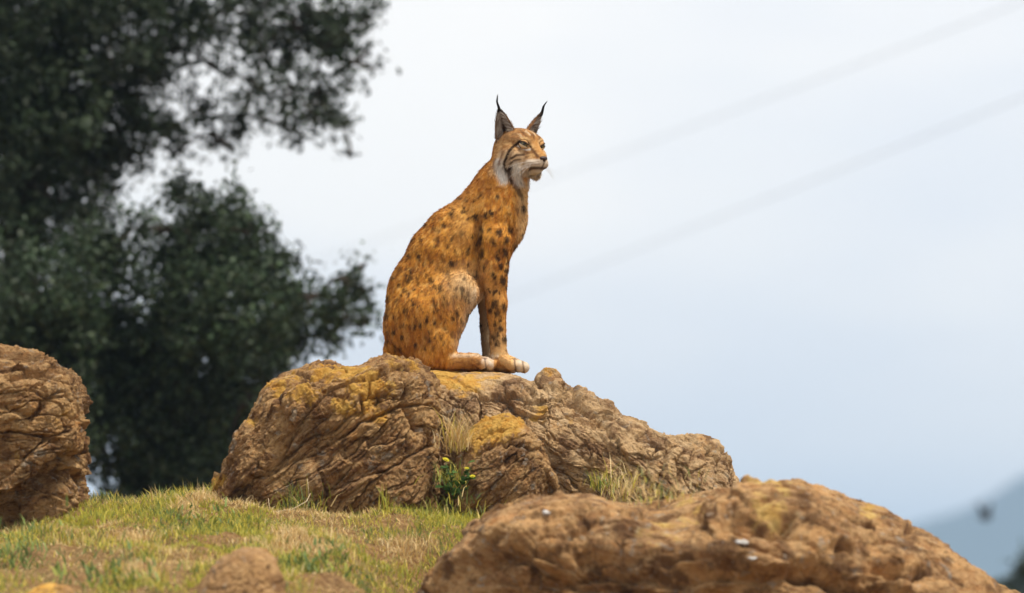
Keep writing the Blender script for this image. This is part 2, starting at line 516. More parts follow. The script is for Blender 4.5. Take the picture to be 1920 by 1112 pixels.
    for pts, wid, depth in dents:
        jx = perlin(v * 15, seed + 20) * 9; jy = perlin(v * 15, seed + 21) * 9
        dist, par = polydist(vpx + jx, vpy + jy, pts)
        prof = np.exp(-(dist / wid) ** 2) * np.clip(np.sin(np.clip(par, 0.03, 0.97) * math.pi) * 2.5, 0.2, 1)
        d -= prof * depth * front
    for pts, wid, depth in steps:                # an undercut: the face below the line sits further in
        jy = perlin(v * 9, seed + 22) * 14 + perlin(v * 28, seed + 23) * 5
        ly = np.interp(vpx, [q_[0] for q_ in pts], [q_[1] for q_ in pts])
        d -= sstep(-wid, wid, vpy + jy - ly) * depth * front * sstep(0.12, 0.45, edge)
    v2 = v + N * d[:, None]
    N2 = vnormals(v2, q)
    L = np.zeros(len(v))
    for (lx, ly, lr, ls) in lich:
        L = np.maximum(L, np.exp(-(np.hypot(vpx - lx, vpy - ly) / lr) ** 2 * 1.2) * ls * front)
    L = np.maximum(L, lich_top * sstep(0.45, 0.9, N[:, 2]))
    L = L + (fbm(v * 9, 4, seed + 33, 0.65) * 0.6) * sstep(0.05, 0.4, L)
    ob = mesh_obj(name, v2 - C, q, mat, attrs={'lichen': L})
    ob.location = C
    tag(ob, label, 'boulder', group)
    return ob, v2

A_out = [(395, 945), (400, 915), (425, 870), (450, 820), (475, 770), (497, 722), (520, 711), (555, 702), (600, 692), (640, 684), (668, 683), (690, 672), (722, 664), (762, 668), (798, 684), (820, 708), (830, 750), (836, 800), (840, 860), (838, 920), (828, 970), (800, 1020), (600, 1030), (430, 1010)]
rockA, vA = rock('boulder', 'brown cracked boulder with ochre lichen on top, in front of the sitting lynx rump', A_out, (640, 850), 19.78, 0.40, 0.36, M_rockA,
     0.62, 0.8, 620, 230, ang=40, along=4.0, seed=2, amp=(0.04, 0.034, 0.016, 0.008),
     lich=[(640, 705, 60, .8), (560, 720, 40, .5), (690, 735, 50, 1.0), (640, 760, 30, .8), (720, 770, 35, .7), (610, 690, 40, .8), (700, 715, 45, .9), (405, 905, 25, .8), (420, 870, 18, .6), (730, 665, 30, .45), (515, 718, 30, .7), (590, 765, 40, .55), (545, 750, 30, .5), (470, 790, 22, .4), (770, 690, 25, .5)],
     dents=[([(762, 700), (768, 740), (778, 790), (784, 815)], 7, 0.06), ([(585, 730), (560, 800), (520, 850), (500, 900)], 10, 0.03), ([(700, 880), (640, 900), (590, 950)], 7, 0.02), ([(760, 700), (700, 760), (640, 830), (600, 900)], 6, 0.02), ([(520, 730), (530, 790), (505, 860)], 9, 0.025)])
B_out = [(722, 700), (760, 692), (800, 692), (840, 694), (880, 699), (930, 701), (965, 705), (995, 719), (1008, 716), (1013, 704), (1028, 698), (1046, 703), (1058, 720), (1090, 738), (1118, 751), (1150, 766), (1168, 786), (1202, 804), (1245, 827), (1300, 822), (1336, 832), (1360, 848), (1376, 877), (1383, 910), (1375, 960), (1300, 1040), (1100, 1060), (900, 1060), (760, 1040), (700, 900), (690, 780)]
rockB, vB = rock('boulder', 'long brown boulder sloping down away from the lynx paws, with a knob on its ridge', B_out, (1020, 880), 20.16, 0.52, 0.45, M_rockB,
     0.62, 0.8, 760, 240, ang=-38, along=2.2, seed=23, amp=(0.03, 0.022, 0.013, 0.008),
     lich=[(840, 705, 40, 1.0), (880, 715, 35, .9), (930, 715, 25, .6), (1015, 768, 20, .8), (1030, 705, 14, .6), (870, 740, 20, .6), (1075, 780, 20, .4)], calm=(725, 1000, 712),
     dents=[([(1000, 722), (1060, 745), (1150, 785)], 5, 0.02), ([(1050, 760), (1100, 790), (1150, 800)], 5, 0.02), ([(1130, 845), (1150, 850)], 8, 0.03)] +
           [([(x + 18, 835), (x + 6, 870), (x - 8, 915)], 4, 0.022) for x in (1215, 1243, 1268, 1290, 1318, 1345)])
C_out = [(858, 850), (866, 825), (884, 800), (910, 781), (945, 771), (970, 774), (990, 800), (1015, 832), (1032, 862), (1042, 905), (1035, 960), (1000, 1010), (900, 1010), (860, 980), (848, 910)]
rockC, vC = rock('boulder', 'small wedge-shaped boulder with bright yellow lichen top, set against the long slope', C_out, (945, 890), 19.66, 0.27, 0.3, M_rockA,
     0.75, 0.9, 380, 130, ang=35, along=3.0, seed=47, amp=(0.025, 0.02, 0.009, 0.006),
     lich=[(930, 795, 48, 1.25), (890, 815, 34, 1.2), (960, 785, 26, 1.1), (900, 845, 20, .7)], dents=[([(975, 800), (960, 830), (900, 850)], 6, 0.018)])
D_out = [(x_, y_ + 9) for x_, y_ in [(765, 1125), (795, 1085), (838, 1032), (880, 986), (920, 956), (980, 932), (1040, 921), (1100, 915), (1160, 930), (1230, 932), (1285, 920), (1335, 905), (1390, 902), (1440, 896), (1510, 891), (1560, 908), (1602, 927), (1650, 940), (1702, 970), (1745, 993), (1790, 1030), (1830, 1054), (1868, 1086), (1895, 1120), (1910, 1220), (1600, 1330), (1000, 1330), (760, 1230)]]
rockD, vD = rock('boulder', 'broad low tan boulder with blunt rounded top, dark ledge and white droppings', D_out, (1320, 1140), 18.0, 0.9, 0.75, M_rockD,
     0.95, 1.0, 820, 300, ang=-6, along=3.0, seed=71, amp=(0.045, 0.034, 0.013, 0.006), crackscale=0.7, steps=[([(700, 1150), (830, 1075), (930, 1034), (1040, 1047), (1100, 1034), (1200, 1042), (1300, 1052), (1420, 1076), (1480, 1064), (1540, 1057), (1600, 1085), (1680, 1115), (1900, 1180)], 5, 0.11)],
     lich=[(1290, 945, 40, .5), (1640, 950, 30, .6), (1450, 960, 60, .4), (1240, 1000, 60, .35)],
     dents=[([(930, 1030), (1040, 1045), (1100, 1030), (1200, 1035), (1300, 1048), (1420, 1072)], 10, 0.07), ([(1345, 988), (1400, 1002), (1440, 1004), (1492, 985)], 13, 0.10), ([(1290, 950), (1330, 962), (1372, 952)], 10, 0.07),
            ([(1520, 952), (1560, 975), (1590, 984), (1660, 994), (1720, 985), (1765, 990)], 4.5, 0.07), ([(1470, 1065), (1540, 1060), (1600, 1085)], 13, 0.08), ([(1080, 962), (1098, 964)], 8, 0.06), ([(1060, 1022), (1098, 1020), (1120, 1030)], 9, 0.07),
            ([(880, 1075), (1000, 1065), (1110, 1080)], 6, 0.04), ([(1100, 1085), (1250, 1100), (1400, 1095)], 9, 0.05), ([(840, 1100), (950, 1085), (1050, 1100)], 6, 0.04), ([(1560, 1030), (1600, 1040)], 8, 0.05), ([(1640, 1060), (1700, 1075), (1750, 1070)], 7, 0.05), ([(1420, 920), (1440, 930)], 7, 0.05)])
E_out = [(-170, 960), (-175, 800), (-130, 690), (-60, 660), (0, 654), (40, 654), (72, 662), (100, 674), (110, 690), (144, 700), (148, 730), (153, 770), (158, 800), (163, 845), (161, 872), (156, 905), (151, 950), (140, 1030), (-100, 1040)]
rockE, vE = rock('boulder', 'upright dark brown boulder with flat right side standing before the oak', E_out, (0, 845), 19.35, 0.38, 0.38, M_rockE,
     0.5, 0.75, 480, 190, ang=8, along=3.0, seed=93, amp=(0.03, 0.030, 0.016, 0.009), steps=[([(-300, 1010), (40, 915), (95, 880), (130, 862), (170, 852)], 4, 0.11)],
     lich=[(40, 700, 40, .35), (120, 790, 30, .35), (20, 860, 25, .4)],
     dents=[([(90, 880), (120, 862), (165, 855)], 10, 0.06), ([(100, 905), (140, 900), (160, 890)], 22, 0.05), ([(0, 713), (60, 705), (100, 712)], 6, 0.03), ([(-10, 760), (60, 780), (100, 740)], 7, 0.03), ([(80, 822), (110, 824)], 8, 0.03)])
F_out = [(352, 1125), (384, 1076), (410, 1046), (440, 1029), (478, 1026), (510, 1044), (531, 1078), (545, 1125), (530, 1190), (450, 1210), (370, 1190)]
rockF, vF = rock('boulder', 'small rounded reddish brown boulder half sunk in the grass', F_out, (450, 1120), 17.12, 0.2, 0.2, M_rockF,
     0.95, 1.0, 300, 110, ang=20, along=1.5, seed=111, amp=(0.02, 0.01, 0.005, 0.004), dents=[([(505, 1060), (512, 1072)], 6, 0.02)])
G_out = [(36, 1128), (60, 1106), (100, 1094), (132, 1100), (150, 1128), (130, 1160), (60, 1160)]
rockG, vG = rock('boulder', 'small ochre boulder poking out of bare soil beside the grass', G_out, (95, 1128), 17.02, 0.12, 0.12, M_rockF,
     0.95, 1.0, 180, 80, ang=20, along=1.5, seed=131, amp=(0.012, 0.008, 0.004, 0.003), lich=[(95, 1100, 70, .9)])

# two pale stones on the broad boulder, sat on its surface
def surface_y(vs_, px, py, r=4.0):
    x = 960 + vs_[:, 0] / vs_[:, 1] * FPX; y = HORIZON - vs_[:, 2] / vs_[:, 1] * FPX
    d = np.hypot(x - px, y - py)
    m = d < r
    if not m.any():
        m = d < d.min() + 3
    return vs_[m][:, 1].min()
def pebble(label, px, py, sx, sz, seed):
    y = surface_y(vD, px, py)
    c = P(px, py, y)
    u = np.linspace(0, 2 * np.pi, 14, endpoint=False); w = np.linspace(-math.pi / 2, math.pi / 2, 9)
    U, Wg = np.meshgrid(u, w)
    v = np.stack([np.cos(Wg) * np.cos(U) * sx, np.cos(Wg) * np.sin(U) * sx * 0.8, np.sin(Wg) * sz], -1).reshape(-1, 3)
    v *= (1 + 0.7 * perlin(v * 70 + seed * 3.3, seed) + 0.4 * perlin(v * 170 + seed, seed + 1))[:, None]; v[:, 2] *= 0.6
    i = np.arange(8)[:, None] * 14; j = np.arange(14)[None, :]; j2 = (j + 1) % 14
    q = np.stack([i + j, i + j2, i + 14 + j2, i + 14 + j], -1).reshape(-1, 4)
    o = mesh_obj('pebble', v, q, M_pebble); o.location = c
    tag(o, label, 'pebble', 'pale pebbles on the broad boulder')
pebble('small round white pebble near the grassy notch of the broad boulder', 1025, 962, 0.015, 0.013, 3)
pebble('angular white pebble beside the dark hollow of the broad boulder', 1392, 1017, 0.020, 0.014, 5)
pebble('tiny white pebble just below the angular one on the broad boulder', 1410, 1047, 0.013, 0.009, 8)

# ------------------------------------------------------------------ the lynx (laid out in photograph pixels: x, lateral (near side negative), py)
LY = 20.12
LS = LY / FPX                                   # metres per pixel at the lynx
def L2W(q):
    q = np.asarray(q, float)
    return np.stack([(q[:, 0] - 960) * LS, LY + q[:, 1] * LS, (HORIZON - q[:, 2]) * LS], 1)
PSI = math.radians(47)
CP, SP = math.cos(PSI), math.sin(PSI)
HC = np.array((968.0, 0.0, 285.0))
def H2L(h):                                      # head frame (forward, side: far +, up) -> lynx pixels
    h = np.asarray(h, float).reshape(-1, 3)
    return np.stack([HC[0] + h[:, 0] * CP + h[:, 1] * SP, HC[1] - h[:, 0] * SP + h[:, 1] * CP, HC[2] - h[:, 2]], 1)
def L2H(q):
    d = q - HC
    return np.stack([d[:, 0] * CP - d[:, 1] * SP, d[:, 0] * SP + d[:, 1] * CP, -d[:, 2]], 1)

gxs = np.concatenate([np.arange(690, 900, 3.0), np.arange(900, 1046, 1.7)])
gys = np.arange(-112, 113, 2.3)
gzs = np.concatenate([np.arange(226, 362, 1.7), np.arange(363.5, 716, 3.0)])
D = np.full((len(gxs), len(gys), len(gzs)), 60.0)
def grid(lo, hi):
    sl = []
    for ax, a, b_ in zip((gxs, gys, gzs), lo, hi):
        i0 = max(0, np.searchsorted(ax, a)); i1 = min(len(ax), np.searchsorted(ax, b_) + 1)
        sl.append(slice(i0, max(i1, i0 + 1)))
    X, Y_, Z = np.meshgrid(gxs[sl[0]], gys[sl[1]], gzs[sl[2]], indexing='ij')
    return tuple(sl), X, Y_, Z
def smin(sl, d, k):
    a = D[sl]
    h = np.clip(0.5 + 0.5 * (a - d) / k, 0, 1)
    D[sl] = a * (1 - h) + d * h - k * h * (1 - h)
def cone(a, b_, ra, rb, k=14, sy=1.0):
    """rounded cone between two points; sy widens it sideways"""
    a = np.array(a, float); b_ = np.array(b_, float)
    m = max(ra, rb) * max(1, sy) + k + 8
    sl, X, Y_, Z = grid(np.minimum(a, b_) - m, np.maximum(a, b_) + m)
    v = b_ - a
    Ys = (Y_ - a[1]) / sy
    vy = v[1] / sy
    L = v[0] ** 2 + vy ** 2 + v[2] ** 2 + 1e-9
    t = np.clip(((X - a[0]) * v[0] + Ys * vy + (Z - a[2]) * v[2]) / L, 0, 1)
    d = np.sqrt((X - a[0] - t * v[0]) ** 2 + (Ys - t * vy) ** 2 + (Z - a[2] - t * v[2]) ** 2) - (ra + (rb - ra) * t)
    smin(sl, d, k)
def ell(c, r, k=12, head=False, rotz=0.0, cut=False):
    c = np.array(c, float); r = np.array(r, float)
    cl = H2L(c)[0] if head else c
    m = r.max() + k + 8
    sl, X, Y_, Z = grid(cl - m, cl + m)
    x, y, z = X - cl[0], Y_ - cl[1], Z - cl[2]
    if head:
        x, y = x * CP - y * SP, x * SP + y * CP
    if rotz:
        cr_, sr_ = math.cos(rotz), math.sin(rotz)
        x, z = x * cr_ + z * sr_, -x * sr_ + z * cr_
    k0 = np.sqrt((x / r[0]) ** 2 + (y / r[1]) ** 2 + (z / r[2]) ** 2)
    k1 = np.sqrt((x / r[0] ** 2) ** 2 + (y / r[1] ** 2) ** 2 + (z / r[2] ** 2) ** 2) + 1e-6
    d = k0 * (k0 - 1) / k1
    if cut:
        a = D[sl]; h = np.clip(0.5 - 0.5 * (a + d) / k, 0, 1)
        D[sl] = a * (1 - h) - d * h + k * h * (1 - h)
    else:
        smin(sl, d, k)
def hcone(a, b_, ra, rb, k=8):
    cone(H2L(a)[0], H2L(b_)[0], ra, rb, k)

# torso
cone((787, 0, 612), (803, 0, 548), 68, 72, 20, 0.86)
cone((803, 0, 548), (836, 0, 482), 72, 66, 20, 0.86)
cone((836, 0, 482), (864, 0, 446), 67, 62, 20, 0.88)
cone((864, 0, 446), (893, 0, 414), 62, 52, 20, 0.88)
ell((931, 0, 408), (57, 50, 66), 22)
cone((926, 0, 440), (918, 0, 492), 44, 34, 20)
cone((905, 0, 392), (932, 0, 352), 44, 44, 20)
cone((932, 0, 378), (958, 0, 308), 52, 38, 18)
cone((900, 0, 500), (850, 0, 560), 44, 40, 22)          # belly
# shoulders and forelegs
for sgn, ox in ((-1, 0), (1, -16)):
    ell((912 + ox * 0.4, 36 * sgn, 425), (34, 24, 58), 14, rotz=0.25)
    cone((925 + ox * 0.5, 38 * sgn, 455), (922 + ox * 0.7, 40 * sgn, 508), 33, 25, 14)
    cone((926 + ox * 0.8, 40 * sgn, 505), (931 + ox, 38 * sgn, 572), 26, 18.5, 12)
    cone((931 + ox, 38 * sgn, 572), (934 + ox, 36 * sgn, 640), 18.5, 14, 8)
    cone((934 + ox, 36 * sgn, 640), (936 + ox, 36 * sgn, 676), 14, 16, 8)
    if sgn < 0:
        ell((944, 37 * sgn, 684), (28, 24, 16), 8)
        for tx, ty, tz in ((957, -63, 688), (974, -50, 691), (982, -35, 692), (972, -21, 690)):
            cone((tx - 14, ty, tz - 8), (tx, ty, tz - 1), 9, 11, 2.5)
    else:
        ell((932, 37, 686), (28, 22, 13), 8)
        for tx, ty, tz in ((950, 56, 689), (960, 46, 690), (962, 33, 690), (952, 21, 689)):
            cone((tx - 14, ty, tz - 5), (tx, ty, tz), 9, 9, 4)
ell((893, -66, 455), (7, 20, 55), 10, cut=True)          # crease behind the near shoulder
# hind legs
for sgn, ox in ((-1, 0), (1, -10)):
    ell((796 + ox, 44 * sgn, 606), (70, 30, 70), 16)
    cone((805 + ox, 50 * sgn, 590), (862 + ox, 58 * sgn, 550), 52, 32, 16, 0.7)
    cone((862 + ox, 60 * sgn, 552), (824 + ox, 66 * sgn, 656), 33, 28, 14, 0.72)
    cone((826 + ox, 66 * sgn, 648), (808 + ox, 64 * sgn, 674), 28, 20, 14, 0.8)
    cone((800 + ox, 60 * sgn, 676), (850 + ox, 62 * sgn, 681), 19, 15, 10, 1.15)
    cone((850 + ox, 62 * sgn, 681), (888 + ox, 66 * sgn, 681), 15, 16, 8, 1.2)
    ell((893 + ox, 66 * sgn, 684), (22, 20, 13), 7)
    for tx, ty, tz in ((903, 86, 688), (917, 74, 689), (921, 61, 688), (910, 49, 687)):
        cone((tx - 12 + ox, ty * sgn, tz - 7), (tx + ox, ty * sgn, tz - 1), 9, 10, 2.5)
# tail stub, curled round the far side
cone((738, 12, 655), (748, 58, 682), 20, 13, 12)
cone((748, 58, 682), (790, 88, 690), 13, 11, 8)
# head
ell((-1, 0, 6), (42, 43, 38), 12, head=True)
ell((12, 0, 20), (36, 38, 23), 10, head=True)
for sg in (-1, 1):
    ell((18, 29 * sg, -12), (27, 22, 25), 10, head=True)
    ell((33, 20 * sg, 19), (15, 14, 10), 8, head=True)
    ell((55, 11.5 * sg, -25), (17, 12.5, 10.5), 6, head=True)         # whisker pads
    hcone((6, 39 * sg, -22), (8, 42 * sg, -48 if sg < 0 else -36), 16, 6 if sg < 0 else 10, 8)         # ruff
    if sg < 0: hcone((28, 26 * sg, -32), (27, 24 * sg, -55 if sg < 0 else -36), 13, 5 if sg < 0 else 9, 8)
hcone((30, 0, 12), (63, 0, -12), 20, 11.5, 10)
hcone((40, 0, -14), (62, 0, -20), 21, 14, 8)
hcone((36, 0, -32), (58, 0, -35), 15, 8.5, 8)
for sg in (-1, 1):
    ell((51, 23 * sg, 12), (9, 9, 6), 5, head=True, cut=True)      # eye sockets

def surface_nets(D, axs):
    nx_, ny_, nz_ = D.shape
    ins = D < 0
    cnt = np.zeros((nx_ - 1, ny_ - 1, nz_ - 1)); acc = [np.zeros_like(cnt) for _ in range(3)]
    def sub(dx, dy, dz):
        return (slice(dx, nx_ - 1 + dx), slice(dy, ny_ - 1 + dy), slice(dz, nz_ - 1 + dz))
    A = [axs[0][:, None, None] + 0 * D[:, :1, :1], axs[1][None, :, None], axs[2][None, None, :]]
    corners = [(i, j, k) for i in (0, 1) for j in (0, 1) for k in (0, 1)]
    for c0 in corners:
        for ax in range(3):
            if c0[ax] == 1:
                continue
            c1 = list(c0); c1[ax] = 1; c1 = tuple(c1)
            d0, d1 = D[sub(*c0)], D[sub(*c1)]
            m = (d0 < 0) != (d1 < 0)
            t = np.where(m, d0 / np.where(m, d0 - d1, 1), 0)
            cnt += m
            for q in range(3):
                g = axs[q]
                lo = g[c0[q]:len(g) - 1 + c0[q]]; hi = g[c1[q]:len(g) - 1 + c1[q]]
                sh = [1, 1, 1]; sh[q] = -1
                lo = lo.reshape(sh); hi = hi.reshape(sh)
                acc[q] += np.where(m, lo + t * (hi - lo), 0)
    act = cnt > 0
    idx = np.full(cnt.shape, -1, np.int64); idx[act] = np.arange(act.sum())
    verts = np.stack([a[act] / cnt[act] for a in acc], 1)
    quads = []
    for ax in range(3):
        o = [q for q in range(3) if q != ax]
        s0 = [slice(1, -1)] * 3; s1 = [slice(1, -1)] * 3
        s0[ax] = slice(0, -1); s1[ax] = slice(1, None)
        a, b_ = ins[tuple(s0)], ins[tuple(s1)]
        for flip in (False, True):
            m = (a & ~b_) if not flip else (~a & b_)
            w = np.argwhere(m)
            w[:, o[0]] += 1; w[:, o[1]] += 1
            def cell(d0, d1):
                c_ = w.copy(); c_[:, o[0]] += d0; c_[:, o[1]] += d1
                c_ = np.minimum(c_, np.array(idx.shape) - 1)
                return idx[c_[:, 0], c_[:, 1], c_[:, 2]]
            q = np.stack([cell(-1, -1), cell(0, -1), cell(0, 0), cell(-1, 0)], 1)
            if flip: q = q[:, ::-1]
            if ax == 1: q = q[:, ::-1]
            quads.append(q)
    q = np.vstack(quads)
    return verts, q[(q >= 0).all(1)]
lv, lq = surface_nets(D, (gxs, gys, gzs))
del D
for _ in range(3):                                # light smoothing
    acc = np.zeros_like(lv); cn = np.zeros(len(lv))
    for k in range(4):
        a_, b_ = lq[:, k], lq[:, (k + 1) % 4]
        for ax in range(3):
            acc[:, ax] += np.bincount(a_, lv[b_, ax], len(lv))
        cn += np.bincount(a_, minlength=len(lv))
    wsm = (0.55 - 0.33 * sstep(655, 668, lv[:, 2]))[:, None]
    lv = lv * (1 - wsm) + wsm * acc / np.maximum(cn, 1)[:, None]
# gentle muscle and skin unevenness
ln = vnormals(lv, lq)
if np.sum(ln * (lv - lv.mean(0))) < 0:
    lq = lq[:, ::-1]; ln = -ln
lv = lv + ln * (fbm(lv / 38.0, 2, 61) * 2.6 * sstep(345, 400, lv[:, 2]) * sstep(-660, -600, -lv[:, 2]))[:, None]
LFLIP = np.array((1, 1, -1.0))

# --- coat
RUST, GOLD, BUFF = (0.50, 0.19, 0.03), (0.77, 0.365, 0.06), (0.72, 0.48, 0.22)
CREAM, WHITE, DARK = (0.72, 0.58, 0.40), (0.80, 0.75, 0.68), (0.045, 0.024, 0.014)
SPOTS = [(790, 451), (768, 482), (784, 482), (750, 507), (761, 509), (770, 525), (763, 532), (748, 536), (759, 547), (737, 521), (746, 565), (759, 588), (734, 597), (799, 421), (813, 428), (835, 428), (845, 403), (862, 372), (831, 487), (847, 498), (809, 532), (824, 545), (831, 572), (817, 579), (856, 591), (871, 525), (878, 554), (868, 548), (853, 565), (802, 602), (784, 561), (777, 579), (788, 615), (817, 608), (835, 618), (770, 618), (752, 637), (738, 622), (802, 637), (831, 640), (881, 597), (876, 610), (862, 620), (850, 632),
         (946, 475), (932, 485), (960, 493), (928, 520), (943, 530), (916, 543), (928, 554), (926, 572), (944, 577), (932, 592), (917, 586), (939, 604), (928, 611), (935, 629), (946, 637), (925, 637), (940, 616), (930, 648), (917, 439), (939, 439), (957, 435), (914, 410), (896, 410), (903, 457), (982, 392), (979, 442), (968, 464), (950, 455), (925, 462), (936, 505), (950, 512), (905, 480), (890, 380), (905, 365), (920, 400), (872, 400), (865, 440), (850, 455), (820, 455), (808, 490), (795, 515), (778, 545), (840, 520), (855, 480), (880, 470), (728, 560), (725, 590), (728, 640), (745, 655), (780, 650), (815, 655)]
srng = np.random.default_rng(4)
SPOTP = [(x + srng.normal(0, 1.5), z + srng.normal(0, 1.5), (srng.uniform(2.4, 4.4) if x < 893 else srng.uniform(2.8, 4.8)), srng.uniform(1.1, 2.0), srng.uniform(-0.6, 0.5), srng.uniform(0.35, 0.85) if x < 893 else srng.uniform(0.75, 1.05)) for x, z in SPOTS]
for _ in range(230):
    x, z = srng.uniform(720, 985), srng.uniform(370, 660)
    SPOTP.append((x, z, srng.uniform(1.4, 3.0), srng.uniform(1.0, 2.4), srng.uniform(-0.5, 0.5), srng.uniform(0.3, 0.9)))
HSTROKES = [([(936, 308), (940, 322), (945, 338)], 7.5, WHITE, 0.95), ([(966, 316), (971, 332), (974, 348)], 8.0, (0.76, 0.70, 0.62), 0.95),
            ([(954, 322), (956, 332), (960, 342)], 3.2, (0.06, 0.03, 0.02), 0.9), ([(966, 285), (958, 292), (955, 303)], 1.4, (0.15, 0.07, 0.03), 0.6), ([(985, 287), (992, 290)], 1.6, (0.20, 0.09, 0.05), 0.6), ([(990, 250), (1000, 257), (1006, 266)], 1.7, (0.16, 0.07, 0.03), 0.8), ([(978, 248), (986, 257)], 1.7, (0.16, 0.07, 0.03), 0.8), ([(998, 246), (1008, 256)], 1.5, (0.16, 0.07, 0.03), 0.7), ([(986, 246), (994, 255)], 1.4, (0.72, 0.55, 0.34), 0.7), ([(974, 254), (980, 261)], 1.4, (0.72, 0.55, 0.34), 0.6), ([(962, 258), (972, 262)], 1.8, (0.30, 0.14, 0.06), 0.5),
            ([(975, 268), (965, 276), (955, 287), (950, 298), (946, 311), (949, 320), (959, 316)], 2.5, DARK, 1.0),
            ([(982, 293), (970, 294), (959, 300)], 1.9, (0.07, 0.035, 0.02), 0.9),
            ([(975, 302), (965, 304), (957, 309)], 1.6, (0.09, 0.045, 0.02), 0.8),
            ([(944, 287), (939, 300), (937, 308)], 2.5, (0.22, 0.10, 0.04), 0.7),
            ([(975, 269), (982, 266.5), (990, 270), (996, 279)], 1.7, DARK, 1.0),
            ([(972, 276), (979, 281), (988, 283.5), (994, 283)], 1.5, WHITE, 0.9),
            ([(978, 262), (986, 262), (993, 266)], 1.6, BUFF, 0.7),
            ([(998, 283), (1003, 290), (1008, 297)], 2.6, (0.10, 0.04, 0.02), 0.85),
            ([(989, 309), (1010, 307)], 0.7, (0.2, 0.1, 0.06), 0.6), ([(990, 313), (1012, 311)], 0.7, (0.2, 0.1, 0.06), 0.6)]
def coat(q):
    x, y, z = q[:, 0], q[:, 1], q[:, 2]
    n1 = fbm(q / 26.0, 3, 71); n2 = fbm(q / 9.0, 3, 75); n3 = fbm(q * np.array((1 / 3.0, 1 / 3.0, 1 / 9.0)), 2, 79)
    col = mixc(RUST, GOLD, np.clip(0.55 + 0.75 * n1 + 0.6 * n2 + 0.3 * n3, 0, 1))
    streak = fbm(q * np.array((1 / 7.0, 1 / 9.0, 1 / 20.0)) + n1[:, None] * 0.8, 3, 83)
    col = mixc(col, (0.76, 0.44, 0.13), 0.75 * sstep(0.05, 0.55, streak))
    col = mixc(col, (0.20, 0.075, 0.022), 0.7 * sstep(0.10, 0.60, -streak))
    # spine darker, flank lighter
    spine = sstep(14, 2, np.abs(y)) if False else np.clip(1 - np.abs(y) / 22, 0, 1)
    backside = sstep(-20, 25, (900 - x) * 0.6 - (z - 395) * 0.75)
    col = mixc(col, (0.20, 0.075, 0.022), 0.6 * spine * backside)
    col = mixc(col, (0.36, 0.125, 0.028), 0.45 * sstep(58, 22, 0) * backside if False else 0.5 * np.clip(1 - np.abs(y) / 48, 0, 1) * backside)
    fl = np.exp(-(((x - 868) / 26) ** 2 + ((z - 425) / 48) ** 2))
    col = mixc(col, (0.72, 0.41, 0.12), 0.6 * fl)
    rump = np.exp(-(((x - 770) / 60) ** 2 + ((z - 640) / 60) ** 2))
    col = mixc(col, (0.40, 0.15, 0.03), 0.45 * rump)
    nk = np.exp(-(((x - 905) / 30) ** 2 + ((z - 345) / 30) ** 2))
    col = mixc(col, (0.34, 0.12, 0.03), 0.5 * nk)
    knee = np.exp(-(((x - 872) / 36) ** 2 + ((z - 538) / 36) ** 2)) * (z > 490)
    col = mixc(col, (0.74, 0.52, 0.27), 0.85 * knee)
    shinf = np.exp(-((x - (898 - (z - 545) * 0.30)) / 13) ** 2) * sstep(530, 550, z) * sstep(-665, -650, -z)
    col = mixc(col, CREAM, 0.75 * shinf)
    chest = sstep(0, 22, x - (948 + 12 * np.abs(y) / 40)) * sstep(-500, -440, -z) * sstep(325, 345, z)
    col = mixc(col, BUFF, 0.85 * chest)
    legs = sstep(500, 560, z) * (x > 893)
    col = mixc(col, (0.66, 0.33, 0.085), 0.6 * legs)
    col = mixc(col, BUFF, 0.75 * legs * sstep(600, 660, z))
    inner = legs * sstep(32, 18, np.abs(y)) if False else legs * np.clip((30 - np.abs(y)) / 14, 0, 1)
    col = mixc(col, CREAM, 0.6 * inner)
    foot = sstep(662, 672, z) * sstep(838, 852, x) * (x < 935)
    ft = mixc((0.58, 0.30, 0.09), (0.34, 0.15, 0.05), np.clip(0.4 + 1.4 * n2 + 0.8 * n3, 0, 1))
    ft = mixc(ft, (0.78, 0.64, 0.46), 0.9 * sstep(-677, -668, -z))
    col = mixc(col, ft, 0.9 * foot)
    toes = np.maximum(sstep(660, 668, z) * sstep(898, 910, x) * (x < 926) * (np.abs(y) > 44), sstep(668, 674, z) * sstep(958, 972, x))
    col = mixc(col, (0.72, 0.60, 0.46), np.clip(0.75 + 0.5 * n2, 0.3, 0.95) * toes)
    for cx_, cy_ in ((961, -57), (977, -43), (908, -80)):
        cl_ = np.exp(-((x - cx_) / 5.0) ** 2 - ((np.where(y > 0, y, y) - cy_) / 2.6) ** 2) * sstep(668, 674, z)
        col = mixc(col, (0.10, 0.05, 0.03), 0.8 * cl_)  # shade in the toe clefts, painted into the coat colour
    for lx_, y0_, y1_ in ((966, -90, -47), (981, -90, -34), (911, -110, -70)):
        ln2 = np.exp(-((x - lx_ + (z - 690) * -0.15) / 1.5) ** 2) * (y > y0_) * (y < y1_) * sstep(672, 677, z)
        col = mixc(col, (0.10, 0.05, 0.03), 0.85 * ln2)  # thin crease shading between toes, painted as dark lines in the coat
    belly = np.clip(1 - np.abs(y) / 30, 0, 1) * sstep(838, 870, x) * sstep(480, 520, z) * (x < 900)
    col = mixc(col, CREAM, 0.8 * belly)
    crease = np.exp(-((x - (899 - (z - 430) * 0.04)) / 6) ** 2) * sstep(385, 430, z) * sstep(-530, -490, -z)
    col = mixc(col, (0.12, 0.05, 0.02), 0.55 * crease)  # shade of the shoulder crease, painted into the coat colour
    fle = fbm(q * np.array((1 / 3.2, 1 / 4.0, 1 / 5.5)), 2, 87)
    col = mixc(col, (0.17, 0.06, 0.02), 0.65 * sstep(0.28, 0.55, fle) * sstep(370, 400, z) * sstep(-665, -640, -z))
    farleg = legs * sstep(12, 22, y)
    col = mixc(col, (0.36, 0.28, 0.18), 0.8 * farleg)
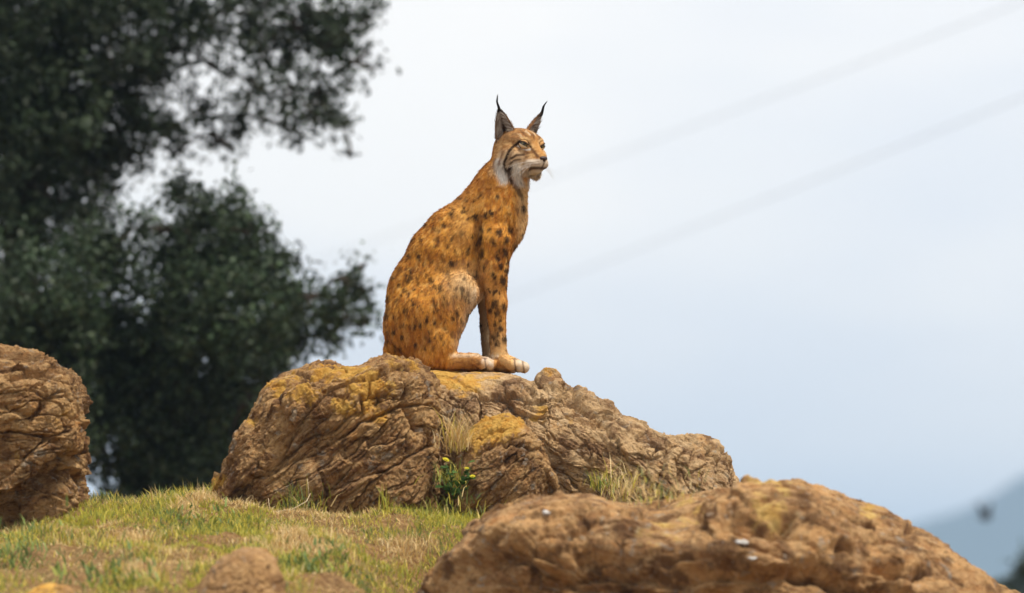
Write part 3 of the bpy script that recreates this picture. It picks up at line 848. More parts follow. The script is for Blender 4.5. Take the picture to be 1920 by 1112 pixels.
    # spots
    jx, jz = x + n2 * 3.6, z + n3 * 3.0 + n2 * 2.5
    s = np.zeros(len(x))
    for sx, sz_, r, e, sh, op in SPOTP:
        dx = jx - sx - (jz - sz_) * sh * 0.5; dz = (jz - sz_) / e
        s = np.maximum(s, sstep(1.25, 0.45, 0) if False else op * np.clip(1.5 - np.hypot(dx, dz) / r, 0, 1))
    s *= np.clip(1 - toes - foot, 0, 1) * sstep(352, 375, z)
    s = np.where(y > 0, np.roll(s, 0), s)
    col = mixc(col, DARK, np.clip(s * 1.25, 0, 0.92))
    # head
    h = L2H(q)
    hw = sstep(-352, -340, -z) * np.where((x > 915), 1.0, 0) * sstep(-24, -8, h[:, 0] + 0.15 * h[:, 2])
    f_, s_, t_ = h[:, 0], np.abs(h[:, 1]), h[:, 2]
    hcx = mixc((0.33, 0.15, 0.05), (0.66, 0.40, 0.17), np.clip(0.5 + 1.1 * n2 + 0.9 * fbm(q / 3.2, 2, 99), 0, 1))
    fore = sstep(10, 28, t_)
    hcx = mixc(hcx, (0.20, 0.095, 0.038), 0.8 * fore * np.clip(0.5 + 1.8 * n2, 0, 1))
    bridge = np.clip(1 - s_ / 13, 0, 1) * sstep(28, 44, f_) * sstep(-18, -8, t_)
    hcx = mixc(hcx, (0.46, 0.23, 0.07), 0.7 * np.clip(bridge * 1.6, 0, 1))
    cheek = sstep(14, 28, s_) * sstep(10, -4, 0) if False else sstep(14, 28, s_) * sstep(-8, 8, -t_) * sstep(-6, 12, f_)
    hcx = mixc(hcx, (0.64, 0.47, 0.29), 0.75 * cheek)
    low = sstep(16, 26, -t_)
    hcx = mixc(hcx, (0.70, 0.58, 0.44), 0.8 * low * sstep(4, 16, f_) * sstep(-50, -42, t_))
    hcx = mixc(hcx, col, sstep(38, 50, -t_) * (1 - sstep(44, 50, f_)))
    ruff = sstep(34, 42, -t_) * sstep(-50, -44, t_) * sstep(30, 40, f_)
    hcx = mixc(hcx, WHITE, 0.85 * ruff * sstep(-12, 0, f_))
    chin = sstep(40, 50, f_) * sstep(36, 40, -t_)
    hcx = mixc(hcx, (0.56, 0.48, 0.38), 0.7 * chin)
    muz = sstep(46, 54, f_) * sstep(15, 20, -t_) * sstep(-36, -32, t_)
    hcx = mixc(hcx, (0.72, 0.62, 0.50), 0.8 * muz)
    eyering = np.exp(-(((s_ - 21) / 10) ** 2 + ((t_ - 12) / 8) ** 2)) * sstep(25, 35, f_)
    hcx = mixc(hcx, (0.66, 0.45, 0.22), 0.6 * eyering)
    vx = HC[0] + f_ * CP - s_ * SP; vz = z
    for pts, wdt, cc, st in HSTROKES:
        d_, _ = polydist(vx + n2 * 0.8, vz, pts)
        hcx = mixc(hcx, cc, st * np.clip(1.6 - d_ / wdt, 0, 1))
    mouth = np.exp(-((t_ + 33.5 + 0.012 * np.clip(66 - f_, 0, 40) ** 2) / (1.3 + 1.6 * sstep(46, 64, f_))) ** 2) * sstep(40, 50, f_)
    hcx = mixc(hcx, (0.06, 0.034, 0.027), np.clip(1.1 * mouth, 0, 0.9))
    phil = np.exp(-(s_ / 2.0) ** 2) * sstep(66, 70, f_) * (t_ < -18)
    hcx = mixc(hcx, DARK, 0.8 * phil)
    col = mixc(col, hcx, hw)
    col = mixc(col, (0.70, 0.60, 0.47), 0.85 * (h[:, 1] > 18) * sstep(26, 36, -h[:, 2]) * sstep(-352, -346, -z) * (x > 965))
    # dark collar stripe behind the ruff
    d_, _ = polydist(x, z, [(954, 326), (960, 338), (970, 352), (975, 365)])
    col = mixc(col, (0.07, 0.035, 0.02), 0.75 * np.clip(1.6 - d_ / 4.5, 0, 1) * (np.abs(y) < 90) * (1 - hw * 0.7))
    tail = sstep(40, 60, y) * sstep(668, 676, z) * (x < 830)
    col = mixc(col, DARK, tail * sstep(770, 780, x))
    return np.clip(col, 0.01, 0.9)

def flow(q):
    """lie of the fur, in lynx pixels (z is down)"""
    x, y, z = q[:, 0], q[:, 1], q[:, 2]
    d = np.zeros_like(q)
    d[:, 0] = -0.55; d[:, 2] = 0.85
    d[:, 1] = 0.25 * np.sign(y)
    lower = sstep(500, 600, z)[:, None]
    d = d * (1 - lower) + np.array((-0.12, 0, 1.0)) * lower
    thigh = (np.exp(-(((x - 850) / 45) ** 2 + ((z - 560) / 60) ** 2)))[:, None]
    d = d * (1 - 0.6 * thigh) + 0.6 * thigh * np.array((0.3, 0, 1.0))
    chest = (sstep(950, 980, x) * sstep(-480, -440, -z))[:, None]
    d = d * (1 - chest) + chest * np.array((0.05, 0, 1.0))
    foot = (sstep(668, 676, z) * (x > 848))[:, None]
    d = d * (1 - foot) + foot * np.array((1.0, 0, 0.15))
    h = L2H(q)
    hw = (sstep(-350, -335, -z) * (x > 915))[:, None]
    hd = np.zeros_like(q)                        # head: back from the nose, down and back on the cheeks
    hb = np.stack([-np.ones(len(q)), 0.55 * np.sign(h[:, 1]) * sstep(4, 20, np.abs(h[:, 1])), -0.2 - 0.9 * sstep(0, 30, -h[:, 2]) - 1.6 * sstep(24, 40, -h[:, 2])], 1)
    hb[:, 0] *= 1 - 0.85 * sstep(20, 36, -h[:, 2]); hb[:, 1] *= 1 - 0.7 * sstep(24, 40, -h[:, 2])
    hd[:, 0] = hb[:, 0] * CP + hb[:, 1] * SP; hd[:, 1] = -hb[:, 0] * SP + hb[:, 1] * CP; hd[:, 2] = -hb[:, 2]
    d = d * (1 - hw) + hd * hw
    return d / (np.linalg.norm(d, axis=1)[:, None] + 1e-9)
def furlen(q):
    x, y, z = q[:, 0], q[:, 1], q[:, 2]
    L = np.full(len(q), 7.5)
    L = np.where((x > 893) & (z > 520), 5.5, L)
    L = np.where((z > 660) & (x > 850), 6.0, L)
    L = np.where((z > 676) & (((x > 900) & (x < 930)) | (x > 955)), 3.2, L)
    L = np.where((x > 950) & (z > 340) & (z < 500), 8.5, L)
    h = L2H(q)
    head = (z < 350) & (x > 915)
    hl = 4.2 + 4.5 * sstep(10, 34, -h[:, 2]) * sstep(48, 30, 0 * x) if False else 4.2 + 7.0 * sstep(12, 40, -h[:, 2]) * (1 - sstep(30, 46, h[:, 0])) + 3.0 * sstep(20, -5, h[:, 0]) * 0
    hl = np.where((h[:, 2] < -34) & (h[:, 0] < 44), 12.0, hl)
    hl = np.where((h[:, 2] < -38) & (h[:, 0] > 44), 4.0, hl)
    hl = np.where(h[:, 0] > 54, np.minimum(hl, 2.4), hl)
    L = np.where(head, hl, L)
    return L
lynx_root = empty('lynx', tuple(L2W(np.array([[850.0, 0.0, 695.0]]))[0]))
tag(lynx_root, 'sitting spotted lynx with orange coat, tufted ears and white cheek ruff', 'lynx')
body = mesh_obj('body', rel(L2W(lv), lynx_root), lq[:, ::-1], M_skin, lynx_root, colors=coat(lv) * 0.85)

def strands(roots, nrm, fl, length, width, cols, lift=0.42, curl=0.25, seed=0, tipmul=1.12):
    """flat tapering strands, two segments each; returned in lynx pixels"""
    r = np.random.default_rng(seed)
    n = len(roots)
    tan = fl - (fl * nrm).sum(1)[:, None] * nrm
    tan /= np.linalg.norm(tan, axis=1)[:, None] + 1e-9
    lf = np.clip(lift + r.normal(0, 0.14, n), 0.08, 1.5)[:, None]
    d = tan + nrm * lf + r.normal(0, 0.16, (n, 3))
    d /= np.linalg.norm(d, axis=1)[:, None]
    d2 = d + (tan - nrm * 0.15) * curl + r.normal(0, 0.12, (n, 3)); d2 /= np.linalg.norm(d2, axis=1)[:, None]
    w0 = np.cross(d, nrm); w0 /= np.linalg.norm(w0, axis=1)[:, None] + 1e-9
    u0 = np.cross(w0, d)
    a = r.uniform(-1.1, 1.1, n)[:, None]
    wd = w0 * np.cos(a) + u0 * np.sin(a)
    L = (length * r.uniform(0.65, 1.2, n))[:, None]
    Wd = (width * r.uniform(0.7, 1.3, n))[:, None] * 0.5
    b0 = roots - nrm * 0.6
    m = b0 + d * L * 0.5
    t = m + d2 * L * 0.5
    v = np.stack([b0 - wd * Wd, b0 + wd * Wd, m - wd * Wd * 0.75, m + wd * Wd * 0.75, t], 1).reshape(-1, 3)
    k = np.arange(n)[:, None] * 5
    quads = k + np.array([[2, 3, 1, 0]]); tris = k + np.array([[4, 3, 2]])
    br = r.uniform(0.74, 1.24, n)[:, None]
    c0 = cols * br * 0.85; c1 = cols * br; c2 = np.clip(cols * br * tipmul, 0, 0.92)
    c = np.stack([c0, c0, c1, c1, c2], 1).reshape(-1, 3)
    nn = nrm * 0.75 + u0 * 0.35 + r.normal(0, 0.12, (n, 3)); nn /= np.linalg.norm(nn, axis=1)[:, None]
    nv = np.repeat(nn, 5, 0)
    return v, quads, tris, c, nv
def sample(verts, quads, nrm, n, weight=None, seed=0):
    r = np.random.default_rng(seed)
    tri = np.vstack([quads[:, [0, 1, 2]], quads[:, [0, 2, 3]]])
    a, b_, c_ = verts[tri[:, 0]], verts[tri[:, 1]], verts[tri[:, 2]]
    ar = np.linalg.norm(np.cross(b_ - a, c_ - a), axis=1)
    if weight is not None:
        ar = ar * weight((a + b_ + c_) / 3)
    pick = r.choice(len(tri), n, p=ar / ar.sum())
    u = r.random(n); w = r.random(n); fl_ = u + w > 1
    u = np.where(fl_, 1 - u, u)[:, None]; w = np.where(fl_, 1 - w, w)[:, None]
    t = tri[pick]
    p = verts[t[:, 0]] * (1 - u - w) + verts[t[:, 1]] * u + verts[t[:, 2]] * w
    nn = nrm[t[:, 0]] * (1 - u - w) + nrm[t[:, 1]] * u + nrm[t[:, 2]] * w
    return p, nn / (np.linalg.norm(nn, axis=1)[:, None] + 1e-9)
def fweight(c):
    h = (c[:, 2] < 350) & (c[:, 0] > 915)
    lg = (c[:, 2] > 520) & (c[:, 0] > 893)
    return np.where(h, 3.0, np.where(lg, 1.7, 1.0))
hp_, hn_ = sample(lv, lq, ln, 150000, fweight, 5)
eye_l = H2L([(48, -23, 12), (48, 23, 12)])
keep = np.ones(len(hp_), bool)
for e in eye_l:                                   # no fur over the eyes
    keep &= (((hp_ - e) / np.array((8.5, 8.5, 5.0))) ** 2).sum(1) > 1
nose_l = H2L([(74, 0, -17)])[0]
keep &= np.linalg.norm(hp_ - nose_l, axis=1) > 7
hp_, hn_ = hp_[keep], hn_[keep]
flen = furlen(hp_)
clump = perlin(hp_ / 7.0, 91)[:, None] * 0.35
hflow = flow(hp_) + np.stack([perlin(hp_ / 12.0, 92 + k) for k in range(3)], 1) * 0.28
isleg = np.where(flen < 6, 0.30, 0.40)
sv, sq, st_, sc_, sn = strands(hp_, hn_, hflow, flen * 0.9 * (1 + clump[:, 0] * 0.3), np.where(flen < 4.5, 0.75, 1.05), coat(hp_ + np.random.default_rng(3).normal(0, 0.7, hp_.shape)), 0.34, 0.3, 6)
def l2n(n_):
    return n_ * np.array((1, 1, -1.0))
fur = mesh_obj('fur', rel(L2W(sv), lynx_root), [sq, st_], M_fur, lynx_root, colors=sc_, normals=l2n(sn))
fur['kind'] = 'stuff'

# --- ears
def ear(base, tip, face, half, tuft, seed):
    base, tip = H2L([base])[0], H2L([tip])[0]
    face = H2L([face])[0] - H2L([(0, 0, 0)])[0]
    U = tip - base; hgt = np.linalg.norm(U); U /= hgt
    F = face - face.dot(U) * U; F /= np.linalg.norm(F)
    R = np.cross(U, F)
    nv_, na = 18, 17
    vv = np.linspace(-0.12, 1, nv_); aa = np.linspace(-1, 1, na)
    V, A_ = np.meshgrid(vv, aa, indexing='ij')
    wd = half * np.clip(1 - np.clip(V, 0, 1), 0.012, 1) ** 0.62 * (1 - 0.12 * (1 - np.clip(V, 0, 1)) ** 4)
    al = A_ * math.radians(88)
    def surf(sc):
        return (base + V[..., None] * hgt * U + (wd * sc * np.sin(al))[..., None] * R - (wd * sc * 0.75 * np.cos(al))[..., None] * F)
    inn, outr = surf(0.90).reshape(-1, 3), surf(1.04).reshape(-1, 3)
    verts = np.vstack([outr, inn]); N0 = nv_ * na
    i = np.arange(nv_ - 1)[:, None] * na; j = np.arange(na - 1)[None, :]
    q = np.stack([i + j, i + j + 1, i + na + j + 1, i + na + j], -1).reshape(-1, 4)
    rim = []
    for k in range(nv_ - 1):
        a0, a1 = k * na, (k + 1) * na
        rim.append((a0, a1, a1 + N0, a0 + N0)); rim.append((a1 + na - 1, a0 + na - 1, a0 + na - 1 + N0, a1 + na - 1 + N0))
    top = (nv_ - 1) * na
    for k in range(na - 1):
        rim.append((top + k, top + k + 1, top + k + 1 + N0, top + k + N0))
    quads = np.vstack([q, q[:, ::-1] + N0, np.array(rim)])
    Vf, Af = np.tile(V.ravel(), 2), np.tile(np.abs(A_).ravel(), 2)
    inside = np.arange(len(verts)) >= N0
    colo = mixc((0.30, 0.14, 0.05), (0.07, 0.045, 0.03), np.maximum(sstep(0.45, 0.95, Vf), sstep(0.75, 1, Af) * 0.6))
    coli = mixc((0.05, 0.03, 0.025), (0.26, 0.15, 0.08), sstep(0.35, 0.95, np.maximum(Af, Vf)))
    cols = np.where(inside[:, None], coli, colo)
    o = mesh_obj('ear', rel(L2W(verts), lynx_root), quads, M_skin, lynx_root, colors=cols)
    # ear fur: short hair outside and on the rim, long pale hair inside, black tuft at the tip
    en = vnormals(verts, quads)
    cen = (base + tip) / 2
    outside_n = outr - (base + V.reshape(-1, 1) * hgt * U)
    en[:N0] *= np.sign((en[:N0] * outside_n).sum(1) + 1e-9)[:, None]
    en[N0:] *= -np.sign((en[N0:] * outside_n).sum(1) + 1e-9)[:, None]
    r = np.random.default_rng(seed)
    k = r.integers(0, N0, 2600)
    rv = outr[k] + r.normal(0, 0.8, (2600, 3))
    s1 = strands(rv, en[k], np.tile(U, (2600, 1)), np.full(2600, 5.0), np.full(2600, 0.8), colo[:N0][k] * 1.1, 0.25, 0.2, seed)
    ed = np.where((np.abs(A_).ravel() > 0.72) & (V.ravel() < 0.8) & (V.ravel() > -0.05))[0]
    k = r.choice(ed, 1100)
    inward = (base + V.ravel()[k][:, None] * hgt * U) - inn[k]
    s2 = strands(inn[k] + r.normal(0, 0.6, (1100, 3)), np.tile(F, (1100, 1)), inward * 0.09 + U * 0.9 + F * 0.4, np.full(1100, 15.0), np.full(1100, 0.8), np.where((r.random(1100) < 0.55)[:, None], (0.62, 0.56, 0.48), (0.16, 0.10, 0.07)), 0.35, 0.3, seed + 1)
    pts = [np.concatenate(x) if kk in (0,) else x for kk, x in enumerate(zip(s1, s2))]
    off = len(s1[0])
    f_o = mesh_obj('ear_fur', rel(L2W(np.vstack([s1[0], s2[0]])), lynx_root), [np.vstack([s1[1], s2[1] + off]), np.vstack([s1[2], s2[2] + off])], M_fur, o,
                   colors=np.vstack([s1[3], s2[3]]), normals=l2n(np.vstack([s1[4], s2[4]])))
    f_o['kind'] = 'stuff'
    # tuft: strands following a bent line
    n = 150
    ctl = np.array([tip - U * 5, tip + U * 3, tuft[0], tuft[1]], float)
    tt_ = np.linspace(0, 1, 7)
    cur = np.stack([np.interp(tt_ * 3, range(4), ctl[:, ax]) for ax in range(3)], 1)
    vs2, qs = [], []
    for s_i in range(n):
        sp = r.normal(0, 1, 3) * np.array((1.3, 1.3, 0.6)); ln_ = r.uniform(0.55, 1.0)
        path = np.stack([np.interp(tt_ * 3 * ln_, range(4), ctl[:, ax]) for ax in range(3)], 1) + sp * (1 - 0.65 * tt_ * ln_)[:, None]
        sd = np.cross(path[-1] - path[0], r.normal(size=3)); sd /= np.linalg.norm(sd)
        wv = 0.55 * (1 - tt_ * 0.85)[:, None]
        vs2.append(np.stack([path - sd * wv, path + sd * wv], 1).reshape(-1, 3))
        bs = s_i * 14 + np.arange(6)[:, None] * 2
        qs.append(bs + np.array([[0, 1, 3, 2]]))
    tv = np.vstack(vs2)
    tf = mesh_obj('ear_tuft', rel(L2W(tv), lynx_root), np.vstack(qs), M_fur, o, colors=np.tile((0.022, 0.017, 0.015), (len(tv), 1)))
    tf['kind'] = 'stuff'
near_t = [np.array((931.5, H2L([(0, -45, 80)])[0][1], 192.0)), np.array((933.0, H2L([(0, -45, 80)])[0][1], 177.0))]
far_y = H2L([(8, 54, 76)])[0][1]
far_t = [np.array((1019.5, far_y, 194.0)), np.array((1027.0, far_y, 184.0))]
ear((4, -27, 20), (0, -44, 79), (0.62, -0.78, 0.1), 23, near_t, 21)
ear((4, 29, 24), (8, 57, 76), (0.85, 0.52, 0.1), 20, far_t, 31)

# --- eyes, nose, whiskers
def sphere(c, r, nu=20, nw=12):
    u = np.linspace(0, 2 * np.pi, nu, endpoint=False); w = np.linspace(-math.pi / 2, math.pi / 2, nw)
    U_, W_ = np.meshgrid(u, w)
    v = np.stack([np.cos(W_) * np.cos(U_), np.cos(W_) * np.sin(U_), np.sin(W_)], -1).reshape(-1, 3)
    i = np.arange(nw - 1)[:, None] * nu; j = np.arange(nu)[None, :]; j2 = (j + 1) % nu
    q = np.stack([i + j, i + j2, i + nu + j2, i + nu + j], -1).reshape(-1, 4)
    return v * np.asarray(r, float) + np.asarray(c, float), q
be = NB('eye_wet')
ate = be.n('ShaderNodeAttribute', attribute_name='tint')
pre = be.n('ShaderNodeBsdfPrincipled', {'Base Color': ate.outputs['Color'], 'Roughness': 0.12})
M_eye = be.done(pre.outputs[0])
for sg in (-1, 1):
    v, q = sphere((0, 0, 0), (8.6, 8.6, 8.6), 40, 26)
    look = np.array((0.90, 0.36 * sg, 0.0)); look /= np.linalg.norm(look)
    dot = (v / 8.6) @ look
    cc = np.where((dot > 0.95)[:, None], (0.01, 0.01, 0.01), np.where((dot > 0.74)[:, None], (0.16, 0.13, 0.045), (0.03, 0.022, 0.016)))
    vh = H2L(v + np.array((42.0, 22.0 * sg, 12)))
    mesh_obj('eye', rel(L2W(vh), lynx_root), q, M_eye, lynx_root, colors=cc)
    # lids: slanted dark upper fold and pale lower rim over the ball
    lw = np.linspace(-1, 1, 14)
    az = math.atan2(0.36 * sg, 0.9)
    def lid(rows, cols3):
        pts = []
        for rr, el in rows:
            for k in lw:
                th = k * math.radians(66)
                e_ = math.radians(el) * (1 - 0.5 * k * k)
                p_ = np.array((rr * math.cos(e_) * math.cos(th), rr * math.cos(e_) * math.sin(th), rr * math.sin(e_)))
                ro = math.radians(24) * sg                     # inner corner lower
                y_, z_ = p_[1] * math.cos(ro) - p_[2] * math.sin(ro), p_[1] * math.sin(ro) + p_[2] * math.cos(ro)
                pts.append((p_[0] * math.cos(az) - y_ * math.sin(az), p_[0] * math.sin(az) + y_ * math.cos(az), z_))
        pts = np.array(pts) + np.array((42.0, 22.0 * sg, 12))
        nr = len(rows)
        lqf = np.array([(a * 14 + b2, a * 14 + b2 + 1, (a + 1) * 14 + b2 + 1, (a + 1) * 14 + b2) for a in range(nr - 1) for b2 in range(13)])
        mesh_obj('eyelid', rel(L2W(H2L(pts)), lynx_root), lqf, M_skin, lynx_root, colors=np.vstack([np.tile(c3, (14, 1)) for c3 in cols3]))
    lid(((9.4, 75), (9.9, 42), (10.2, 20), (10.3, 10)), ((0.50, 0.28, 0.11), (0.45, 0.25, 0.10), (0.05, 0.03, 0.02), (0.015, 0.011, 0.009)))
    lid(((9.4, -75), (9.8, -44), (10.0, -26), (10.1, -19)), ((0.52, 0.32, 0.15), (0.62, 0.45, 0.26), (0.72, 0.62, 0.48), (0.02, 0.014, 0.011)))
v, q = sphere((0, 0, 0), (1, 1, 1), 24, 16)
v = v * np.array((7.0, 9.0, 6.0)); v[:, 1] *= 1 + 0.28 * (v[:, 2] / 6.0); v[:, 0] += 1.2 * (v[:, 2] / 6.0)
for sg in (-1, 1):                                # nostrils
    dn = np.linalg.norm((v - np.array((6.0, 4.6 * sg, -1.6))) / np.array((3, 2.4, 1.8)), axis=1)
    v[:, 0] -= np.exp(-dn ** 2) * 2.6
mesh_obj('nose', rel(L2W(H2L(v + np.array((73.0, 0, -17.0)))), lynx_root), q, M_nose, lynx_root)
wr = np.random.default_rng(8)
for sg in (-1, 1):
    prt = []
    for k in range(9):
        p0 = np.array((58 + wr.uniform(-7, 6), 17 * sg, -25 + wr.uniform(-5, 4)))
        dr = np.array((wr.uniform(-0.5, 0.15), 1.0 * sg, wr.uniform(-0.55, 0.05))); ln_ = wr.uniform(26, 44)
        pp = np.array([p0 + dr * ln_ * t + np.array((0, 0, -9 * t * t)) for t in np.linspace(-0.1, 1, 6)])
        prt.append(tube(H2L(pp), np.linspace(0.24, 0.08, 6), 4, False))
    wv_, wf_ = join(prt)
    mesh_obj('whiskers', rel(L2W(wv_), lynx_root), wf_, M_fur, lynx_root, colors=np.tile((0.8, 0.78, 0.75), (len(wv_), 1)))

# ------------------------------------------------------------------ grass and small plants
def blades(px_, py_, pz_, hgt, wid, lean, cols, seed=0, segs=2):
    """curved grass blades (two segments, pointed)"""
    r = np.random.default_rng(seed); n = len(px_)
    p0 = np.stack([px_, py_, pz_ - 0.004], 1)
    az = r.uniform(0, 2 * np.pi, n)
    hd = np.stack([np.cos(az), np.sin(az), np.zeros(n)], 1)
    ln_ = np.clip(lean + r.normal(0, 0.25, n), 0, 1.4 if lean < 1.5 else 5.0)[:, None]
    d1 = hd * ln_ * 0.6 + np.array((0, 0, 1.0)); d1 /= np.linalg.norm(d1, axis=1)[:, None]
    d2 = hd * ln_ * 1.7 + np.array((0, 0, 0.75)); d2 /= np.linalg.norm(d2, axis=1)[:, None]
    wa = az + np.pi / 2 + r.normal(0, 0.7, n)
    wd = np.stack([np.cos(wa), np.sin(wa), np.zeros(n)], 1) * (wid * 0.5)[:, None]
    m = p0 + d1 * (hgt * 0.5)[:, None]; t = m + d2 * (hgt * 0.5)[:, None]
    v = np.stack([p0 - wd, p0 + wd, m - wd * 0.85, m + wd * 0.85, t], 1).reshape(-1, 3)
    k = np.arange(n)[:, None] * 5
    c = np.repeat(cols, 5, 0)
    return v, [k + np.array([[0, 1, 3, 2]]), k + np.array([[2, 3, 4]])], c
GREENS = np.array([(0.47, 0.43, 0.055), (0.31, 0.33, 0.055), (0.60, 0.50, 0.085), (0.12, 0.18, 0.05), (0.22, 0.29, 0.08)])
STRAWS = np.array([(0.72, 0.54, 0.24), (0.58, 0.38, 0.14), (0.76, 0.60, 0.32)])
def grass_cols(p, seed):
    r = np.random.default_rng(seed); n = len(p)
    f = fbm(p * 2.3, 3, 201); g = fbm(p * 6.0, 2, 205)
    dry = np.clip(0.17 + 1.1 * f + 0.9 * g + r.normal(0, 0.16, n), 0, 1)
    ci = np.clip((fbm(p * 3.1, 3, 210) * 2.2 + 2 + r.normal(0, 0.9, n)), 0, 4.99).astype(int)
    c = mixc(GREENS[ci], STRAWS[r.integers(0, 3, n)], sstep(0.40, 0.72, dry))
    return c * r.uniform(0.75, 1.2, n)[:, None], dry
rg = np.random.default_rng(77)
N = 260000
bx = rg.uniform(-2.5, 1.2, N); by = 17.0 + 4.2 * rg.random(N) ** 0.8
bp3 = np.stack([bx, by, 0 * bx], 1)
dens = 0.82 + 0.8 * fbm(bp3 * 2.6, 3, 221) + 0.5 * fbm(bp3 * 9, 2, 225)
# bare soil patches
for sx, sy, sr in ((70, 1062, 75), (150, 1085, 50), (330, 1085, 40), (620, 1080, 45), (700, 1095, 50), (130, 1035, 20)):
    t = (1116 - sy) / (1116 - 940.0)
    Yp = YF + t * (YC - YF)
    c0 = P(sx, sy, Yp)
    dens -= 1.5 * np.exp(-(((bx - c0[0]) / (sr * Yp / FPX)) ** 2 + ((by - Yp) / (sr * 4.0 * Yp / FPX)) ** 2))
keep = rg.random(N) < np.clip(dens, 0.02, 1)
bx, by, bp3 = bx[keep], by[keep], bp3[keep]
bz = ground_z(bx, by)
gc, dry = grass_cols(bp3, 5)
tall = np.clip(0.5 + fbm(bp3 * 3.5, 2, 231), 0.1, 1.2)
hh = (0.018 + 0.055 * tall * rg.random(len(bx)) ** 1.3) * rg.uniform(0.7, 1.25, len(bx))
v, f, c = blades(bx, by, bz, hh, rg.uniform(0.0022, 0.0045, len(bx)), 0.55, gc, 9)
grass = mesh_obj('grass', v, f, M_grass, colors=c)
tag(grass, 'short patchy green and straw coloured grass covering the mound', 'grass', kind='stuff')

# dead straw lying about on the soil
ls = np.random.default_rng(88)
lx = ls.uniform(-2.3, 0.2, 10000); ly_ = ls.uniform(17.0, 19.5, 10000); lz = ground_z(lx, ly_) + 0.004
lcol = np.concatenate([STRAWS, [(0.25, 0.14, 0.06), (0.34, 0.22, 0.10)]])[ls.integers(0, 5, 10000)] * ls.uniform(0.6, 1.15, 10000)[:, None]
v, f, c = blades(lx, ly_, lz, ls.uniform(0.012, 0.035, 10000), ls.uniform(0.002, 0.005, 10000), 2.2, lcol, 90)
litter = mesh_obj('straw_litter', v, f, M_grass, colors=c)
tag(litter, 'dead straw and leaf litter strewn between the grass patches', 'litter', kind='stuff')
def tuft(name, label, px, py, Y, n, spread, hrange, cols, lean, seed, cat='grass tuft', zoff=0.0, wid=(0.002, 0.0035), onrock=None):
    r = np.random.default_rng(seed)
    c0 = P(px, py, Y)
    x = c0[0] + r.normal(0, spread, n); y = Y + r.normal(0, spread * 0.5, n); z = np.full(n, c0[2]) + zoff + r.normal(0, spread * 0.6, n)
    cc = np.asarray(cols)[r.integers(0, len(cols), n)] * r.uniform(0.75, 1.2, n)[:, None]
    v, f, c = blades(x, y, z, r.uniform(*hrange, n), r.uniform(*wid, n), lean, cc, seed + 1)
    o = mesh_obj(name, v - c0, f, M_grass, colors=c); o.location = c0
    tag(o, label, cat)
    o['kind'] = 'stuff'
    return o
ST = list(STRAWS); GR = list(GREENS)
def sy(vs_, px, py, r=6): return surface_y(vs_, px, py, r)
# dry tuft in the cleft between the boulders
yc = 19.50
tuft('grass_tuft', 'tall dry straw tuft growing in the cleft above the yellow flowers', 858, 838, 19.46, 150, 0.022, (0.05, 0.17), ST + ST + [GREENS[2]], 0.55, 301)
tuft('grass_tuft', 'green and straw tuft in the cleft just under the yellow flowers', 850, 905, 19.40, 90, 0.03, (0.04, 0.12), GR, 0.7, 302)
tuft('grass_tuft', 'pale dry tuft at the foot of the long sloping boulder', 1165, 918, 19.50, 90, 0.035, (0.04, 0.13), ST + [GREENS[2], GREENS[0]], 0.6, 303)
tuft('grass_tuft', 'short green tuft at the foot of the long sloping boulder', 1125, 912, 19.48, 70, 0.02, (0.03, 0.09), GR, 0.6, 304)
tuft('grass_tuft', 'soft pale grass tuft in the notch on top of the broad tan boulder', 1225, 948, 17.96, 420, 0.085, (0.02, 0.06), ST + [GREENS[2], GREENS[4], (0.36, 0.36, 0.18)], 0.6, 305)
tuft('grass_tuft', 'bushy green tuft against the foot of the brown cracked boulder', 560, 956, 19.36, 170, 0.045, (0.03, 0.10), GR + [STRAWS[0]], 0.65, 306)
tuft('grass_tuft', 'upright bright green blades by the brown cracked boulder', 722, 968, 19.34, 16, 0.008, (0.08, 0.13), [GREENS[0], GREENS[1], GREENS[2]], 0.25, 307, wid=(0.004, 0.007))
tuft('grass_tuft', 'green tuft in the gap between cracked boulder and tan boulder', 840, 985, 19.28, 260, 0.08, (0.03, 0.075), GR + [STRAWS[0]], 0.7, 308)
tuft('grass_tuft', 'leafy dark tuft beside the half-sunk reddish boulder', 590, 1060, 17.85, 160, 0.06, (0.02, 0.05), [GREENS[3], GREENS[4], GREENS[1]], 0.9, 309, wid=(0.006, 0.012))
tuft('grass_tuft', 'broad leafed green rosette tuft next to the bare soil', 215, 1100, 17.35, 220, 0.09, (0.03, 0.06), [GREENS[3], GREENS[4], GREENS[1]], 0.9, 310, wid=(0.006, 0.013))
tuft('grass_tuft', 'blue green rosette tuft beside the ochre boulder', 25, 1052, 17.9, 220, 0.08, (0.03, 0.06), [GREENS[3], GREENS[4]], 0.9, 311, wid=(0.004, 0.009))
tuft('grass_tuft', 'low dark rosette tuft on the crest of the mound', 380, 988, 18.85, 160, 0.08, (0.02, 0.05), [GREENS[3], GREENS[4], GREENS[1]], 0.9, 312, wid=(0.005, 0.01))
